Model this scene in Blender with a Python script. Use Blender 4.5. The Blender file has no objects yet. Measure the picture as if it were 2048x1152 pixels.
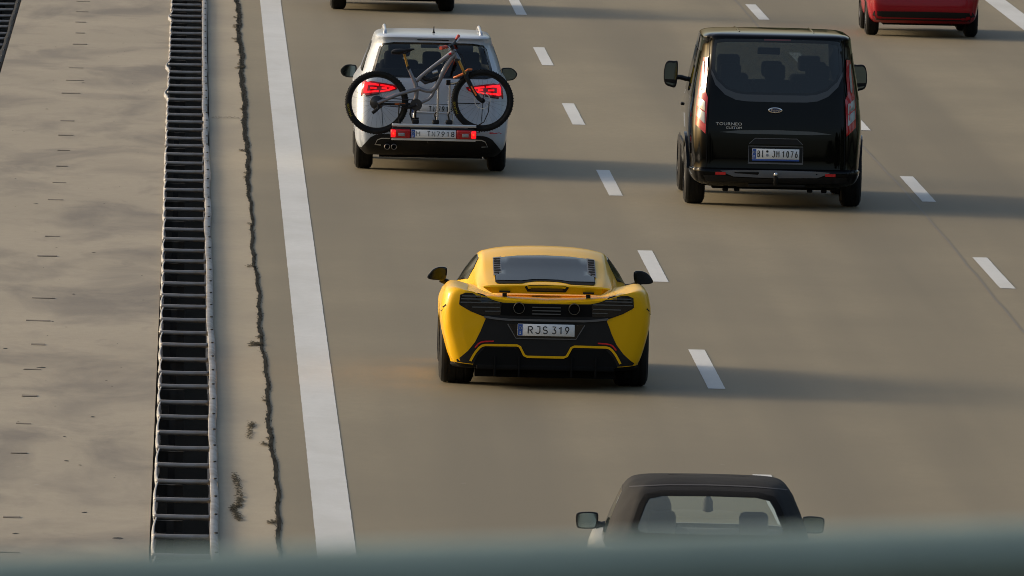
import bpy, bmesh, math, random
from mathutils import Vector, Matrix
from mathutils.bvhtree import BVHTree
from mathutils.geometry import delaunay_2d_cdt
R = math.radians
random.seed(7)
SC = bpy.context.scene
COL = SC.collection

# ------------------------------------------------------------------ camera
cam_d = bpy.data.cameras.new('camera'); cam = bpy.data.objects.new('camera', cam_d); COL.objects.link(cam)
cam_d.sensor_width = 36.0; cam_d.lens = 574.8
cam_d.clip_start = 0.5; cam_d.clip_end = 6000
ax_r, ax_u, ax_f = Vector((0.9995783, -0.0192032, 0.0217829)), Vector((-0.0207062, 0.0545873, 0.9982943)), Vector((0.0203596, 0.9983243, -0.0541666))
cam.matrix_world = Matrix(((ax_r.x, ax_u.x, -ax_f.x, 0), (ax_r.y, ax_u.y, -ax_f.y, 0), (ax_r.z, ax_u.z, -ax_f.z, 9.0), (0, 0, 0, 1)))
cam_d.dof.use_dof = True; cam_d.dof.focus_distance = 152.0; cam_d.dof.aperture_fstop = 30.0
SC.camera = cam
SC.cycles.filter_width = 0.9; SC.cycles.caustics_reflective = False; SC.cycles.caustics_refractive = False

# ------------------------------------------------------------------ sky and sun
SUN_EL, SUN_AZ = R(17), R(-70)          # azimuth from +Y towards +X: the sun stands left and ahead
world = bpy.data.worlds.new('World'); SC.world = world; world.use_nodes = True
nt = world.node_tree
sky = nt.nodes.new('ShaderNodeTexSky'); sky.sky_type = 'NISHITA'; sky.sun_disc = False
sky.sun_elevation = SUN_EL; sky.sun_rotation = SUN_AZ; sky.air_density = 1.0; sky.dust_density = 5.0; sky.ozone_density = 0.6
nt.links.new(sky.outputs[0], nt.nodes['Background'].inputs[0]); nt.nodes['Background'].inputs[1].default_value = 0.12
sd = bpy.data.lights.new('sun', 'SUN'); sun = bpy.data.objects.new('sun', sd); COL.objects.link(sun)
sd.energy = 1.5; sd.angle = R(14); sd.color = (1.0, 0.90, 0.76)
to_sun = Vector((math.sin(SUN_AZ) * math.cos(SUN_EL), math.cos(SUN_AZ) * math.cos(SUN_EL), math.sin(SUN_EL)))
sun.rotation_euler = to_sun.to_track_quat('Z', 'Y').to_euler(); sun.location = (-30, 60, 40)
SC.view_settings.view_transform = 'Standard'; SC.view_settings.look = 'None'; SC.view_settings.exposure = 0.70; SC.view_settings.gamma = 1.0

# ------------------------------------------------------------------ materials
MATS = {}
def mat(name, col, rough=0.5, metal=0.0, coat=0.0, emit=None, estr=0.0, spec=0.5, cior=1.5):
    if name in MATS: return MATS[name]
    m = bpy.data.materials.new(name); m.use_nodes = True
    b = m.node_tree.nodes['Principled BSDF']
    b.inputs['Base Color'].default_value = (*col, 1); b.inputs['Roughness'].default_value = rough
    b.inputs['Metallic'].default_value = metal; b.inputs['Coat Weight'].default_value = coat; b.inputs['Coat Roughness'].default_value = 0.04; b.inputs['Coat IOR'].default_value = cior
    b.inputs['Specular IOR Level'].default_value = spec
    if emit: b.inputs['Emission Color'].default_value = (*emit, 1); b.inputs['Emission Strength'].default_value = estr
    MATS[name] = m; return m
def worn(m, amount=0.25, scale=6.0, rough=0.0, bump=0.0, col2=None):
    """break up a flat colour with noise that belongs to the surface (dust, grain)"""
    n = m.node_tree; b = n.nodes['Principled BSDF']
    tc = n.nodes.new('ShaderNodeTexCoord'); no = n.nodes.new('ShaderNodeTexNoise')
    no.inputs['Scale'].default_value = scale; no.inputs['Detail'].default_value = 6; no.inputs['Roughness'].default_value = 0.65
    n.links.new(tc.outputs['Object'], no.inputs['Vector'])
    mx = n.nodes.new('ShaderNodeMix'); mx.data_type = 'RGBA'
    c = b.inputs['Base Color'].default_value[:3]
    c2 = col2 or tuple(v * (1 - amount) for v in c)
    mx.inputs[6].default_value = (*c, 1); mx.inputs[7].default_value = (*c2, 1)
    rp = n.nodes.new('ShaderNodeMapRange'); rp.inputs[1].default_value = 0.35; rp.inputs[2].default_value = 0.7
    n.links.new(no.outputs[0], rp.inputs[0]); n.links.new(rp.outputs[0], mx.inputs[0]); n.links.new(mx.outputs[2], b.inputs['Base Color'])
    if rough:
        rr = n.nodes.new('ShaderNodeMapRange'); r0 = b.inputs['Roughness'].default_value
        rr.inputs[3].default_value = r0; rr.inputs[4].default_value = min(1, r0 + rough)
        n.links.new(no.outputs[0], rr.inputs[0]); n.links.new(rr.outputs[0], b.inputs['Roughness'])
    if bump:
        bp = n.nodes.new('ShaderNodeBump'); bp.inputs['Strength'].default_value = bump; bp.inputs['Distance'].default_value = 0.01
        n.links.new(no.outputs[0], bp.inputs['Height']); n.links.new(bp.outputs[0], b.inputs['Normal'])
    return m
def glass(name, tint, ior=1.5, rough=0.0):
    m = bpy.data.materials.new(name); m.use_nodes = True; n = m.node_tree; n.nodes.clear()
    o = n.nodes.new('ShaderNodeOutputMaterial'); mx = n.nodes.new('ShaderNodeMixShader'); lw = n.nodes.new('ShaderNodeLayerWeight'); pw = n.nodes.new('ShaderNodeMath'); fr = n.nodes.new('ShaderNodeMapRange')
    t = n.nodes.new('ShaderNodeBsdfTransparent'); g = n.nodes.new('ShaderNodeBsdfGlossy')
    f0 = ((ior - 1) / (ior + 1)) ** 2 * 1.6; pw.operation = 'POWER'; pw.inputs[1].default_value = 5; fr.inputs[3].default_value = f0; fr.inputs[4].default_value = 0.9   # Schlick, same from both sides of the pane
    n.links.new(lw.outputs['Facing'], pw.inputs[0]); n.links.new(pw.outputs[0], fr.inputs[0])
    t.inputs[0].default_value = (*tint, 1); g.inputs['Roughness'].default_value = rough
    n.links.new(fr.outputs[0], mx.inputs[0]); n.links.new(t.outputs[0], mx.inputs[1]); n.links.new(g.outputs[0], mx.inputs[2]); n.links.new(mx.outputs[0], o.inputs[0])
    MATS[name] = m; return m

def ground_mat(name, c_lo, c_hi, stain=None, stain_amt=0.0, rough=0.6, lanes=False, spec=0.35, bump=0.4):
    m = bpy.data.materials.new(name); m.use_nodes = True; n = m.node_tree; b = n.nodes['Principled BSDF']
    L = n.links.new
    g = n.nodes.new('ShaderNodeNewGeometry')
    def noise(scale, detail=4, rgh=0.6, vec=None, dist=0.0):
        q = n.nodes.new('ShaderNodeTexNoise'); q.inputs['Scale'].default_value = scale; q.inputs['Detail'].default_value = detail
        q.inputs['Roughness'].default_value = rgh; q.inputs['Distortion'].default_value = dist
        L(vec if vec else g.outputs['Position'], q.inputs['Vector']); return q.outputs[0]
    def rng(v, a, c, o0=0.0, o1=1.0):
        q = n.nodes.new('ShaderNodeMapRange'); q.inputs[1].default_value = a; q.inputs[2].default_value = c
        q.inputs[3].default_value = o0; q.inputs[4].default_value = o1; L(v, q.inputs[0]); return q.outputs[0]
    def mixc(f, a, c, mode='MIX'):
        q = n.nodes.new('ShaderNodeMix'); q.data_type = 'RGBA'; q.blend_type = mode
        for k, v in ((0, f), (6, a), (7, c)):
            if isinstance(v, (float, int)): q.inputs[k].default_value = v
            elif isinstance(v, tuple): q.inputs[k].default_value = (*v, 1)
            else: L(v, q.inputs[k])
        return q.outputs[2]
    def stretch(sx, sy):
        q = n.nodes.new('ShaderNodeMapping'); q.inputs['Scale'].default_value = (sx, sy, 1); L(g.outputs['Position'], q.inputs['Vector']); return q.outputs[0]
    c = mixc(rng(noise(0.5, 5, 0.6, stretch(1.0, 0.4)), 0.3, 0.7), c_lo, c_hi)
    if lanes:      # polished wheel tracks and paver seams running along the carriageway
        tr = noise(1.0, 3, 0.5, stretch(0.75, 0.012))
        c = mixc(rng(tr, 0.38, 0.64, 0.0, 0.75), c, tuple(v * 0.68 for v in c_lo))
        pt = noise(0.12, 3, 0.5, stretch(1.0, 0.5), 0.6)
        c = mixc(rng(pt, 0.48, 0.70, 0.0, 0.5), c, tuple(v * 0.76 for v in c_lo))
        hl = noise(0.6, 2, 0.5, stretch(0.4, 0.02))
        c = mixc(rng(hl, 0.52, 0.70, 0.0, 0.5), c, tuple(min(1, v * 1.22) for v in c_hi))
    if stain:
        s1 = noise(0.75, 7, 0.6, stretch(1.0, 0.26), 0.5)
        c = mixc(rng(s1, 0.46, 0.64, 0.0, stain_amt), c, stain)
        s2 = noise(2.2, 5, 0.6, stretch(1.0, 0.3), 0.6)
        c = mixc(rng(s2, 0.6, 0.74, 0.0, stain_amt * 0.6), c, stain)
        s3 = noise(0.2, 3, 0.5)
        c = mixc(rng(s3, 0.45, 0.7, 0.0, 0.35), c, tuple(min(1, v * 1.15) for v in c_hi))
    f1 = noise(9.0, 4, 0.7, stretch(1.0, 0.35)); f2 = noise(60.0, 3, 0.7)
    c = mixc(rng(f1, 0.3, 0.7, 0.0, 0.35), c, tuple(v * 0.82 for v in c_lo))
    c = mixc(rng(f2, 0.3, 0.72, 0.0, 0.4), c, tuple(v * 0.75 for v in c_lo))
    sp = n.nodes.new('ShaderNodeTexVoronoi'); sp.inputs['Scale'].default_value = 1.1; L(g.outputs['Position'], sp.inputs['Vector'])
    c = mixc(rng(sp.outputs['Distance'], 0.015, 0.03, 0.35, 0.0), c, (0.42, 0.40, 0.36))
    L(c, b.inputs['Base Color'])
    b.inputs['Roughness'].default_value = rough; b.inputs['Specular IOR Level'].default_value = spec
    bp = n.nodes.new('ShaderNodeBump'); bp.inputs['Strength'].default_value = bump; bp.inputs['Distance'].default_value = 0.006
    L(f2, bp.inputs['Height']); L(bp.outputs[0], b.inputs['Normal'])
    MATS[name] = m; return m

M_road = ground_mat('asphalt', (0.208, 0.172, 0.106), (0.278, 0.230, 0.143), rough=0.64, lanes=True)
M_conc = ground_mat('concrete', (0.305, 0.262, 0.192), (0.37, 0.318, 0.236), stain=(0.150, 0.129, 0.105), stain_amt=1.0, rough=0.7)
M_strip = ground_mat('concrete_strip', (0.345, 0.29, 0.20), (0.41, 0.345, 0.24), stain=(0.21, 0.175, 0.14), stain_amt=0.35, rough=0.7)
M_verge = ground_mat('verge', (0.05, 0.07, 0.025), (0.08, 0.10, 0.035), rough=0.9)
M_soil = ground_mat('trench_soil', (0.022, 0.020, 0.015), (0.055, 0.048, 0.036), rough=0.95, spec=0.1)
M_paint = ground_mat('line_paint', (0.57, 0.575, 0.56), (0.64, 0.645, 0.63), stain=(0.42, 0.41, 0.37), stain_amt=0.5, rough=0.55)
M_seam = mat('seam', (0.145, 0.122, 0.088), 0.6)
M_steel = worn(mat('galvanised', (0.40, 0.39, 0.385), 0.42, 0.75), 0.35, 2.2, 0.2, 0, (0.20, 0.165, 0.13))
M_steel2 = worn(mat('galvanised_dull', (0.36, 0.355, 0.35), 0.55, 0.35), 0.35, 2.0, 0.2)
M_bolt = mat('bolt_dark', (0.05, 0.05, 0.05), 0.6, 0.5)
M_weed = mat('weed', (0.010, 0.0095, 0.006), 0.9, spec=0.1)
M_debris = mat('debris', (0.02, 0.018, 0.016), 0.9)
M_rail = worn(mat('rail_green', (0.30, 0.37, 0.31), 0.4), 0.25, 4.0, 0.1)
M_deck = worn(mat('deck', (0.07, 0.068, 0.062), 0.8), 0.3, 2.0)

M_yel = mat('paint_yellow', (0.84, 0.462, 0.003), 0.42, 0.0, 0.45, spec=0.15, cior=1.25)
M_white = worn(mat('paint_white', (0.50, 0.545, 0.61), 0.34, 0.0, 0.5), 0.1, 1.5)
M_white2 = mat('paint_cream', (0.62, 0.62, 0.60), 0.35, 0.0, 0.6)
M_black = mat('paint_black', (0.0015, 0.0015, 0.0019), 0.25, 0.0, 1.0, spec=0.0, cior=1.28)
M_red = mat('paint_red', (0.30, 0.003, 0.012), 0.3, 0.0, 0.35, spec=0.2)
M_railshade = mat('rail_shade', (0.03, 0.027, 0.024), 0.8, spec=0.2)  # dark colour stands in for the shade inside the guard rails
M_dark = mat('paint_anthracite', (0.02, 0.021, 0.024), 0.3, 0.3, 0.9)
M_plastic = mat('plastic_black', (0.008, 0.008, 0.009), 0.55, spec=0.3)
M_gloss = mat('gloss_black', (0.006, 0.006, 0.007), 0.12)
M_under = mat('underbody', (0.008, 0.008, 0.008), 0.85, spec=0.1)
M_grey = mat('trim_grey', (0.10, 0.10, 0.105), 0.4)
M_slat = mat('slat_grey', (0.10, 0.105, 0.11), 0.3, 0.3)
M_chrome = mat('chrome', (0.75, 0.75, 0.76), 0.12, 1.0)
M_exh = mat('exhaust_steel', (0.22, 0.21, 0.20), 0.3, 1.0)
M_alu = mat('aluminium', (0.62, 0.63, 0.65), 0.35, 0.8)
M_rim = mat('rim_dark', (0.05, 0.05, 0.055), 0.35, 0.7)
M_rims = mat('rim_silver', (0.45, 0.45, 0.46), 0.35, 0.8)
M_tyre = worn(mat('rubber', (0.014, 0.014, 0.014), 0.8, spec=0.25), 0.4, 12)
M_dglass = mat('glass_dark', (0.016, 0.017, 0.018), 0.10, 0.0, 0.0, spec=0.10)
M_mglass = mat('mirror_glass', (0.13, 0.18, 0.205), 0.04, 1.0)
M_mdark = mat('mirror_glass_dark', (0.022, 0.028, 0.038), 0.06, 1.0)
M_tint = glass('glass_tint', (0.45, 0.50, 0.49))
M_tint2 = glass('glass_tint_deep', (0.12, 0.135, 0.135), 1.5)
M_vinyl = glass('vinyl_window', (0.80, 0.86, 0.82), 1.5)
def milky_glare(m, col, f):
    n = m.node_tree; o = next(q for q in n.nodes if q.type == 'OUTPUT_MATERIAL'); src = o.inputs[0].links[0].from_socket
    mx = n.nodes.new('ShaderNodeMixShader'); df = n.nodes.new('ShaderNodeBsdfDiffuse'); df.inputs[0].default_value = (*col, 1); mx.inputs[0].default_value = f
    n.links.new(src, mx.inputs[1]); n.links.new(df.outputs[0], mx.inputs[2]); n.links.new(mx.outputs[0], o.inputs[0])
milky_glare(M_vinyl, (0.62, 0.70, 0.64), 0.16)  # milky plastic, with glare on the pane put in as pale diffuse
M_clear = glass('glass_clear', (0.82, 0.88, 0.84))
M_platew = mat('plate_white', (0.78, 0.79, 0.80), 0.4)
M_plateb = mat('plate_blue', (0.03, 0.09, 0.36), 0.4)
M_ink = mat('plate_ink', (0.01, 0.01, 0.012), 0.5)
M_stars = mat('plate_stars', (0.5, 0.5, 0.3), 0.4)
M_redl = mat('lens_red', (0.42, 0.003, 0.010), 0.14, 0, 0.35)
M_redlit = mat('lens_red_lit', (0.35, 0.004, 0.008), 0.2, 0, 0.5, (1.0, 0.004, 0.008), 0.9)
M_redhot = mat('lens_red_bulb', (0.5, 0.02, 0.01), 0.2, 0, 0.5, (1.0, 0.03, 0.006), 1.6)
M_redline = mat('reflector_red', (0.6, 0.004, 0.012), 0.25, 0, 0.4)
M_lensw = mat('lens_clear', (0.30, 0.31, 0.32), 0.2, 0.2, 0.5)
M_teal = mat('slot_teal', (0.03, 0.07, 0.065), 0.15, 0.3)
M_bikegrey = mat('bike_grey', (0.20, 0.20, 0.225), 0.32, 0.45, 0.4)
M_gold = mat('stanchion_gold', (0.42, 0.23, 0.05), 0.25, 0.7)
M_orange = mat('orange', (0.75, 0.17, 0.02), 0.4)
M_grip = mat('grip_red', (0.55, 0.06, 0.03), 0.6)
M_ylet = mat('tyre_lettering', (0.40, 0.30, 0.01), 0.6)
M_fabric = worn(mat('soft_top', (0.020, 0.020, 0.0205), 0.85, spec=0.2), 0.45, 3, 0, 0.6)
M_seat = mat('seat_cloth', (0.04, 0.04, 0.045), 0.85)
M_seat2 = mat('seat_grey', (0.09, 0.09, 0.095), 0.85)
M_skin = mat('skin', (0.42, 0.24, 0.17), 0.5)
M_hair = mat('hair', (0.03, 0.022, 0.018), 0.7)
M_shirt = mat('shirt', (0.05, 0.055, 0.07), 0.85)

# ------------------------------------------------------------------ mesh helpers
def link(name, me, m=None, parent=None, smooth=False, ang=40):
    o = bpy.data.objects.new(name, me); COL.objects.link(o)
    if m is not None:
        me.materials.clear(); me.materials.append(m)
    if smooth:
        me.polygons.foreach_set('use_smooth', [True] * len(me.polygons)); me.set_sharp_from_angle(angle=R(ang))
    if parent: o.parent = parent
    return o
def mk(name, v, f, m=None, parent=None, smooth=False, ang=40):
    me = bpy.data.meshes.new(name); me.from_pydata([tuple(p) for p in v], [], f); me.update()
    bm = bmesh.new(); bm.from_mesh(me); bmesh.ops.recalc_face_normals(bm, faces=bm.faces); bm.to_mesh(me); bm.free()
    return link(name, me, m, parent, smooth, ang)
def empty(name, loc, label, cat, group=None):
    o = bpy.data.objects.new(name, None); COL.objects.link(o); o.location = loc; o.empty_display_size = 0.3
    o['label'] = label; o['category'] = cat
    if group: o['group'] = group
    return o
def structure(o, label=None):
    o['kind'] = 'structure'
    if label: o['label'] = label
    return o
def pchip(xs, ys, x):
    n = len(xs)
    h = [xs[i + 1] - xs[i] for i in range(n - 1)]; d = [(ys[i + 1] - ys[i]) / h[i] for i in range(n - 1)]
    m = [0.0] * n
    for i in range(1, n - 1):
        if d[i - 1] * d[i] > 0:
            w1, w2 = 2 * h[i] + h[i - 1], h[i] + 2 * h[i - 1]; m[i] = (w1 + w2) / (w1 / d[i - 1] + w2 / d[i])
    m[0], m[-1] = d[0], d[-1]
    i = max(0, min(n - 2, next((k for k in range(n - 1) if x <= xs[k + 1]), n - 2)))
    t = (x - xs[i]) / h[i]
    return ((2 * t**3 - 3 * t**2 + 1) * ys[i] + (t**3 - 2 * t**2 + t) * h[i] * m[i] + (-2 * t**3 + 3 * t**2) * ys[i + 1] + (t**3 - t**2) * h[i] * m[i + 1])
def catmull(pts, k, closed=False):
    n = len(pts); out = []
    rngi = range(n) if closed else range(n - 1)
    for i in rngi:
        p1, p2 = pts[i], pts[(i + 1) % n]
        p0 = pts[i - 1] if (closed or i > 0) else p1
        p3 = pts[(i + 2) % n] if (closed or i + 2 < n) else p2
        for j in range(k):
            t = j / k
            out.append(tuple(0.5 * (2 * b + (c - a) * t + (2 * a - 5 * b + 4 * c - d) * t * t + (3 * b - a - 3 * c + d) * t**3) for a, b, c, d in zip(p0, p1, p2, p3)))
    if not closed: out.append(tuple(pts[-1]))
    return out
def loft(levels, axis, kr=3, kl=3):
    """closed body from half rings (first and last point on x=0) stacked along an axis; returns verts, faces"""
    ts = [l[0] for l in levels]; npt = len(levels[0][1])
    tt = []
    for i in range(len(ts) - 1):
        for j in range(kl): tt.append(ts[i] + (ts[i + 1] - ts[i]) * j / kl)
    tt.append(ts[-1])
    V, F = [], []; nr = None
    for t in tt:
        half = [tuple(pchip(ts, [l[1][p][c] for l in levels], t) for c in (0, 1)) for p in range(npt)]
        hs = catmull(half, kr)
        ring = [(max(a, 0) if 0 < i < len(hs) - 1 else 0.0, b) for i, (a, b) in enumerate(hs)]
        full = ring + [(-a, b) for a, b in reversed(ring[1:-1])]
        nr = len(full)
        for a, b in full: V.append((a, t, b) if axis == 'y' else (a, b, t))
    for i in range(len(tt) - 1):
        for j in range(nr):
            k = (j + 1) % nr; F.append((i * nr + j, i * nr + k, (i + 1) * nr + k, (i + 1) * nr + j))
    for base in (0, (len(tt) - 1) * nr):
        ring = V[base:base + nr]; c = tuple(sum(p[i] for p in ring) / nr for i in range(3)); ci = len(V); V.append(c)
        for j in range(nr):
            k = (j + 1) % nr; F.append((base + k, base + j, ci) if base == 0 else (base + j, base + k, ci))
    return V, F
def box_vf(x0, x1, y0, y1, z0, z1):
    v = [(x, y, z) for z in (z0, z1) for y in (y0, y1) for x in (x0, x1)]
    return v, [(0, 2, 3, 1), (4, 5, 7, 6), (0, 1, 5, 4), (2, 6, 7, 3), (0, 4, 6, 2), (1, 3, 7, 5)]
def box(name, b, m, parent=None, bev=0.0, seg=2):
    me = bpy.data.meshes.new(name); v, f = box_vf(*b); me.from_pydata(v, [], f)
    bm = bmesh.new(); bm.from_mesh(me); bmesh.ops.recalc_face_normals(bm, faces=bm.faces)
    if bev: bmesh.ops.bevel(bm, geom=bm.edges[:], offset=bev, segments=seg, profile=0.5, affect='EDGES')
    bm.to_mesh(me); bm.free(); return link(name, me, m, parent, bool(bev), 50)
def join_vf(parts):
    V, F = [], []
    for v, f in parts:
        o = len(V); V += list(v); F += [tuple(i + o for i in q) for q in f]
    return V, F
def tube_vf(pts, r, n=10, closed=False):
    pts = [Vector(p) for p in pts]; m = len(pts); V, F = [], []
    rs = r if isinstance(r, (list, tuple)) else [r] * m
    prev = None
    for i, p in enumerate(pts):
        a = pts[i - 1] if (closed or i > 0) else p; b = pts[(i + 1) % m] if (closed or i < m - 1) else p
        t = (b - a).normalized()
        if prev is None: u = t.orthogonal().normalized()
        else: u = (prev - t * prev.dot(t)).normalized()
        prev = u; w = t.cross(u)
        for k in range(n):
            an = 2 * math.pi * k / n; V.append(p + (u * math.cos(an) + w * math.sin(an)) * rs[i])
    for i in range(m if closed else m - 1):
        j = (i + 1) % m
        for k in range(n): F.append((i * n + k, i * n + (k + 1) % n, j * n + (k + 1) % n, j * n + k))
    if not closed: F.append(tuple(range(n))[::-1]); F.append(tuple(range((m - 1) * n, m * n)))
    return V, F
def tube(name, pts, r, m, parent=None, n=10, closed=False):
    v, f = tube_vf(pts, r, n, closed); return mk(name, v, f, m, parent, True, 60)
def lathe_vf(prof, cx, cy, cz, n=40, axis='x'):
    """profile of (along axis, radius), closed loop revolved about an axis"""
    V, F = [], []; m = len(prof)
    for k in range(n):
        a = 2 * math.pi * k / n; c, s = math.cos(a), math.sin(a)
        for t, r in prof: V.append((cx + t, cy + r * c, cz + r * s) if axis == 'x' else (cx + r * c, cy + t, cz + r * s))
    for k in range(n):
        q = (k + 1) % n
        for i in range(m):
            j = (i + 1) % m; F.append((k * m + i, k * m + j, q * m + j, q * m + i))
    return V, F
def lathe(name, prof, c, m, parent=None, n=40, axis='x'):
    v, f = lathe_vf(prof, *c, n, axis); return mk(name, v, f, m, parent, True, 35)
def boolean(o, V, F, op='DIFFERENCE'):
    c = mk('cutter', V, F, None, o.parent); bpy.context.view_layer.update(); md = o.modifiers.new('b', 'BOOLEAN'); md.operation = op; md.object = c; md.solver = 'EXACT'; md.use_self = False
    dg = bpy.context.evaluated_depsgraph_get(); dg.update()
    me = bpy.data.meshes.new_from_object(o.evaluated_get(dg)); o.modifiers.clear()
    mats = [x for x in o.data.materials]
    old = o.data; o.data = me; me.materials.clear()
    for x in mats: me.materials.append(x)
    me.polygons.foreach_set('material_index', [0] * len(me.polygons))
    me.polygons.foreach_set('use_smooth', [True] * len(me.polygons)); me.set_sharp_from_angle(angle=R(35))
    bpy.data.objects.remove(c, do_unlink=True); bpy.data.meshes.remove(old)
def cyl_vf(x0, x1, cy, cz, r, n=40):
    V = [(x, cy + r * math.cos(2 * math.pi * k / n), cz + r * math.sin(2 * math.pi * k / n)) for x in (x0, x1) for k in range(n)]
    F = [(k, (k + 1) % n, n + (k + 1) % n, n + k) for k in range(n)] + [tuple(range(n))[::-1], tuple(range(n, 2 * n))]
    return V, F
def prism_y(poly, y0, y1, k=0.0, yr=0.0):
    """polygon (x,z) swept along y; k is the drop in z per metre away from the plane yr"""
    n = len(poly); V = [(x, y, z - k * (y - yr)) for y in (y0, y1) for x, z in poly]
    return V, [(i, (i + 1) % n, n + (i + 1) % n, n + i) for i in range(n)] + [tuple(range(n))[::-1], tuple(range(n, 2 * n))]
def prism_x(poly, x0, x1):
    n = len(poly); V = [(x, y, z) for x in (x0, x1) for y, z in poly]
    return V, [(i, (i + 1) % n, n + (i + 1) % n, n + i) for i in range(n)] + [tuple(range(n))[::-1], tuple(range(n, 2 * n))]
def sym(half):
    """right half outline from top centre to bottom centre -> full outline"""
    return list(half) + [(-x, z) for x, z in reversed(half) if abs(x) > 1e-6]
def flip(pts): return [(-x, z) for x, z in pts]
class Skin:
    """lays flat outlines onto the surface of a body as raised panels"""
    def __init__(s, V, F, k=0.05, y0=-0.9):
        s.t = BVHTree.FromPolygons([Vector(v) for v in V], F); s.k = k; s.y0 = y0
    def hit(s, u, v, mode):
        if mode == 'rear': d = Vector((0, 1, -s.k)); o = Vector((u, s.y0, v)) - d * 2
        elif mode == 'front': d = Vector((0, -1, 0)); o = Vector((u, 9, v))
        elif mode == 'left': d = Vector((1, 0, 0)); o = Vector((-4, u, v))
        elif mode == 'right': d = Vector((-1, 0, 0)); o = Vector((4, u, v))
        else: d = Vector((0, 0, -1)); o = Vector((u, v, 6))
        h, nn, i, ds = s.t.ray_cast(o, d)
        if h is None: h, nn, i, ds = s.t.find_nearest(o + d * 2)
        if nn.dot(d) > 0: nn = -nn
        return h, nn, d
    def patch(s, name, outline, m, parent, off=0.004, mode='rear', grid=0.06, thick=0.02, curve=0, along=False):
        P = catmull(outline, curve, True) if curve else [tuple(p) for p in outline]
        Q = []
        for i, a in enumerate(P):          # densify the border
            b = P[(i + 1) % len(P)]; L = math.dist(a, b); c = max(1, int(L / grid))
            for j in range(c): Q.append((a[0] + (b[0] - a[0]) * j / c, a[1] + (b[1] - a[1]) * j / c))
        nb = len(Q)
        def inside(x, y):
            r = False
            for i in range(nb):
                (x1, y1), (x2, y2) = Q[i], Q[(i + 1) % nb]
                if (y1 > y) != (y2 > y) and x < (x2 - x1) * (y - y1) / (y2 - y1) + x1: r = not r
            return r
        def edge(x, y): return min(math.dist((x, y), q) for q in Q)
        xs = [q[0] for q in Q]; ys = [q[1] for q in Q]
        pts = [Vector(q) for q in Q]
        gx = int((max(xs) - min(xs)) / grid) + 1; gy = int((max(ys) - min(ys)) / grid) + 1
        for i in range(1, gx):
            for j in range(1, gy):
                x, y = min(xs) + i * grid, min(ys) + j * grid
                if inside(x, y) and edge(x, y) > grid * 0.4: pts.append(Vector((x, y)))
        vv, ee, ff, *_ = delaunay_2d_cdt(pts, [(i, (i + 1) % nb) for i in range(nb)], [], 1, 1e-6)
        V = []; B = []
        for q in vv:
            h, nn, d = s.hit(q.x, q.y, mode)
            o = -d.normalized() * off if along else nn * off
            V.append(h + o); B.append(h + o + d.normalized() * thick)
        F = [tuple(f) for f in ff]
        if thick:
            cnt = {}
            for f in F:
                for i in range(3): e = (f[i], f[(i + 1) % 3]); cnt[e] = 1
            rim = [e for e in cnt if (e[1], e[0]) not in cnt]
            n0 = len(V); used = {}
            for a, b in rim:
                for w in (a, b):
                    if w not in used: used[w] = n0 + len(used)
            V += [B[w] for w in used]
            F += [(b, a, used[a], used[b]) for a, b in rim]
        me = bpy.data.meshes.new(name); me.from_pydata([tuple(p) for p in V], [], F); me.update()
        bm = bmesh.new(); bm.from_mesh(me); bmesh.ops.recalc_face_normals(bm, faces=bm.faces); bm.to_mesh(me); bm.free()
        return link(name, me, m, parent, True, 40)
    def ribbon(s, name, line, w, m, parent, off=0.006, mode='rear', curve=0, thick=0.015, grid=0.05, along=False):
        P = catmull(line, curve) if curve else line
        L, Rr = [], []
        for i, p in enumerate(P):
            a = P[max(0, i - 1)]; b = P[min(len(P) - 1, i + 1)]
            dx, dy = b[0] - a[0], b[1] - a[1]; l = math.hypot(dx, dy) or 1
            L.append((p[0] - dy / l * w / 2, p[1] + dx / l * w / 2)); Rr.append((p[0] + dy / l * w / 2, p[1] - dx / l * w / 2))
        return s.patch(name, L + Rr[::-1], m, parent, off, mode, grid, thick, along=along)
def text(name, body, x0, x1, y, z0, z1, m, parent, lean=0.0, bold=0.0):
    """flat lettering fitted into a rectangle facing the rear"""
    cu = bpy.data.curves.new(name, 'FONT'); cu.body = body; cu.size = 1; cu.resolution_u = 2; cu.offset = bold
    t = bpy.data.objects.new(name, cu); COL.objects.link(t)
    dg = bpy.context.evaluated_depsgraph_get(); me = bpy.data.meshes.new_from_object(t.evaluated_get(dg))
    bpy.data.objects.remove(t, do_unlink=True)
    xs = [v.co.x for v in me.vertices]; ys = [v.co.y for v in me.vertices]
    sx = (x1 - x0) / (max(xs) - min(xs)); sy = (z1 - z0) / (max(ys) - min(ys)); ax, ay = min(xs), min(ys)
    for v in me.vertices:
        a, b = (v.co.x - ax) * sx, (v.co.y - ay) * sy
        v.co = (x0 + a, y + lean * b, z0 + b)
    return link(name, me, m, parent)
ARC = lambda cx, cz, rx, rz, a0, a1, n=7: [(cx + rx * math.cos(R(a0 + (a1 - a0) * i / n)), cz + rz * math.sin(R(a0 + (a1 - a0) * i / n))) for i in range(n + 1)]
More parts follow.
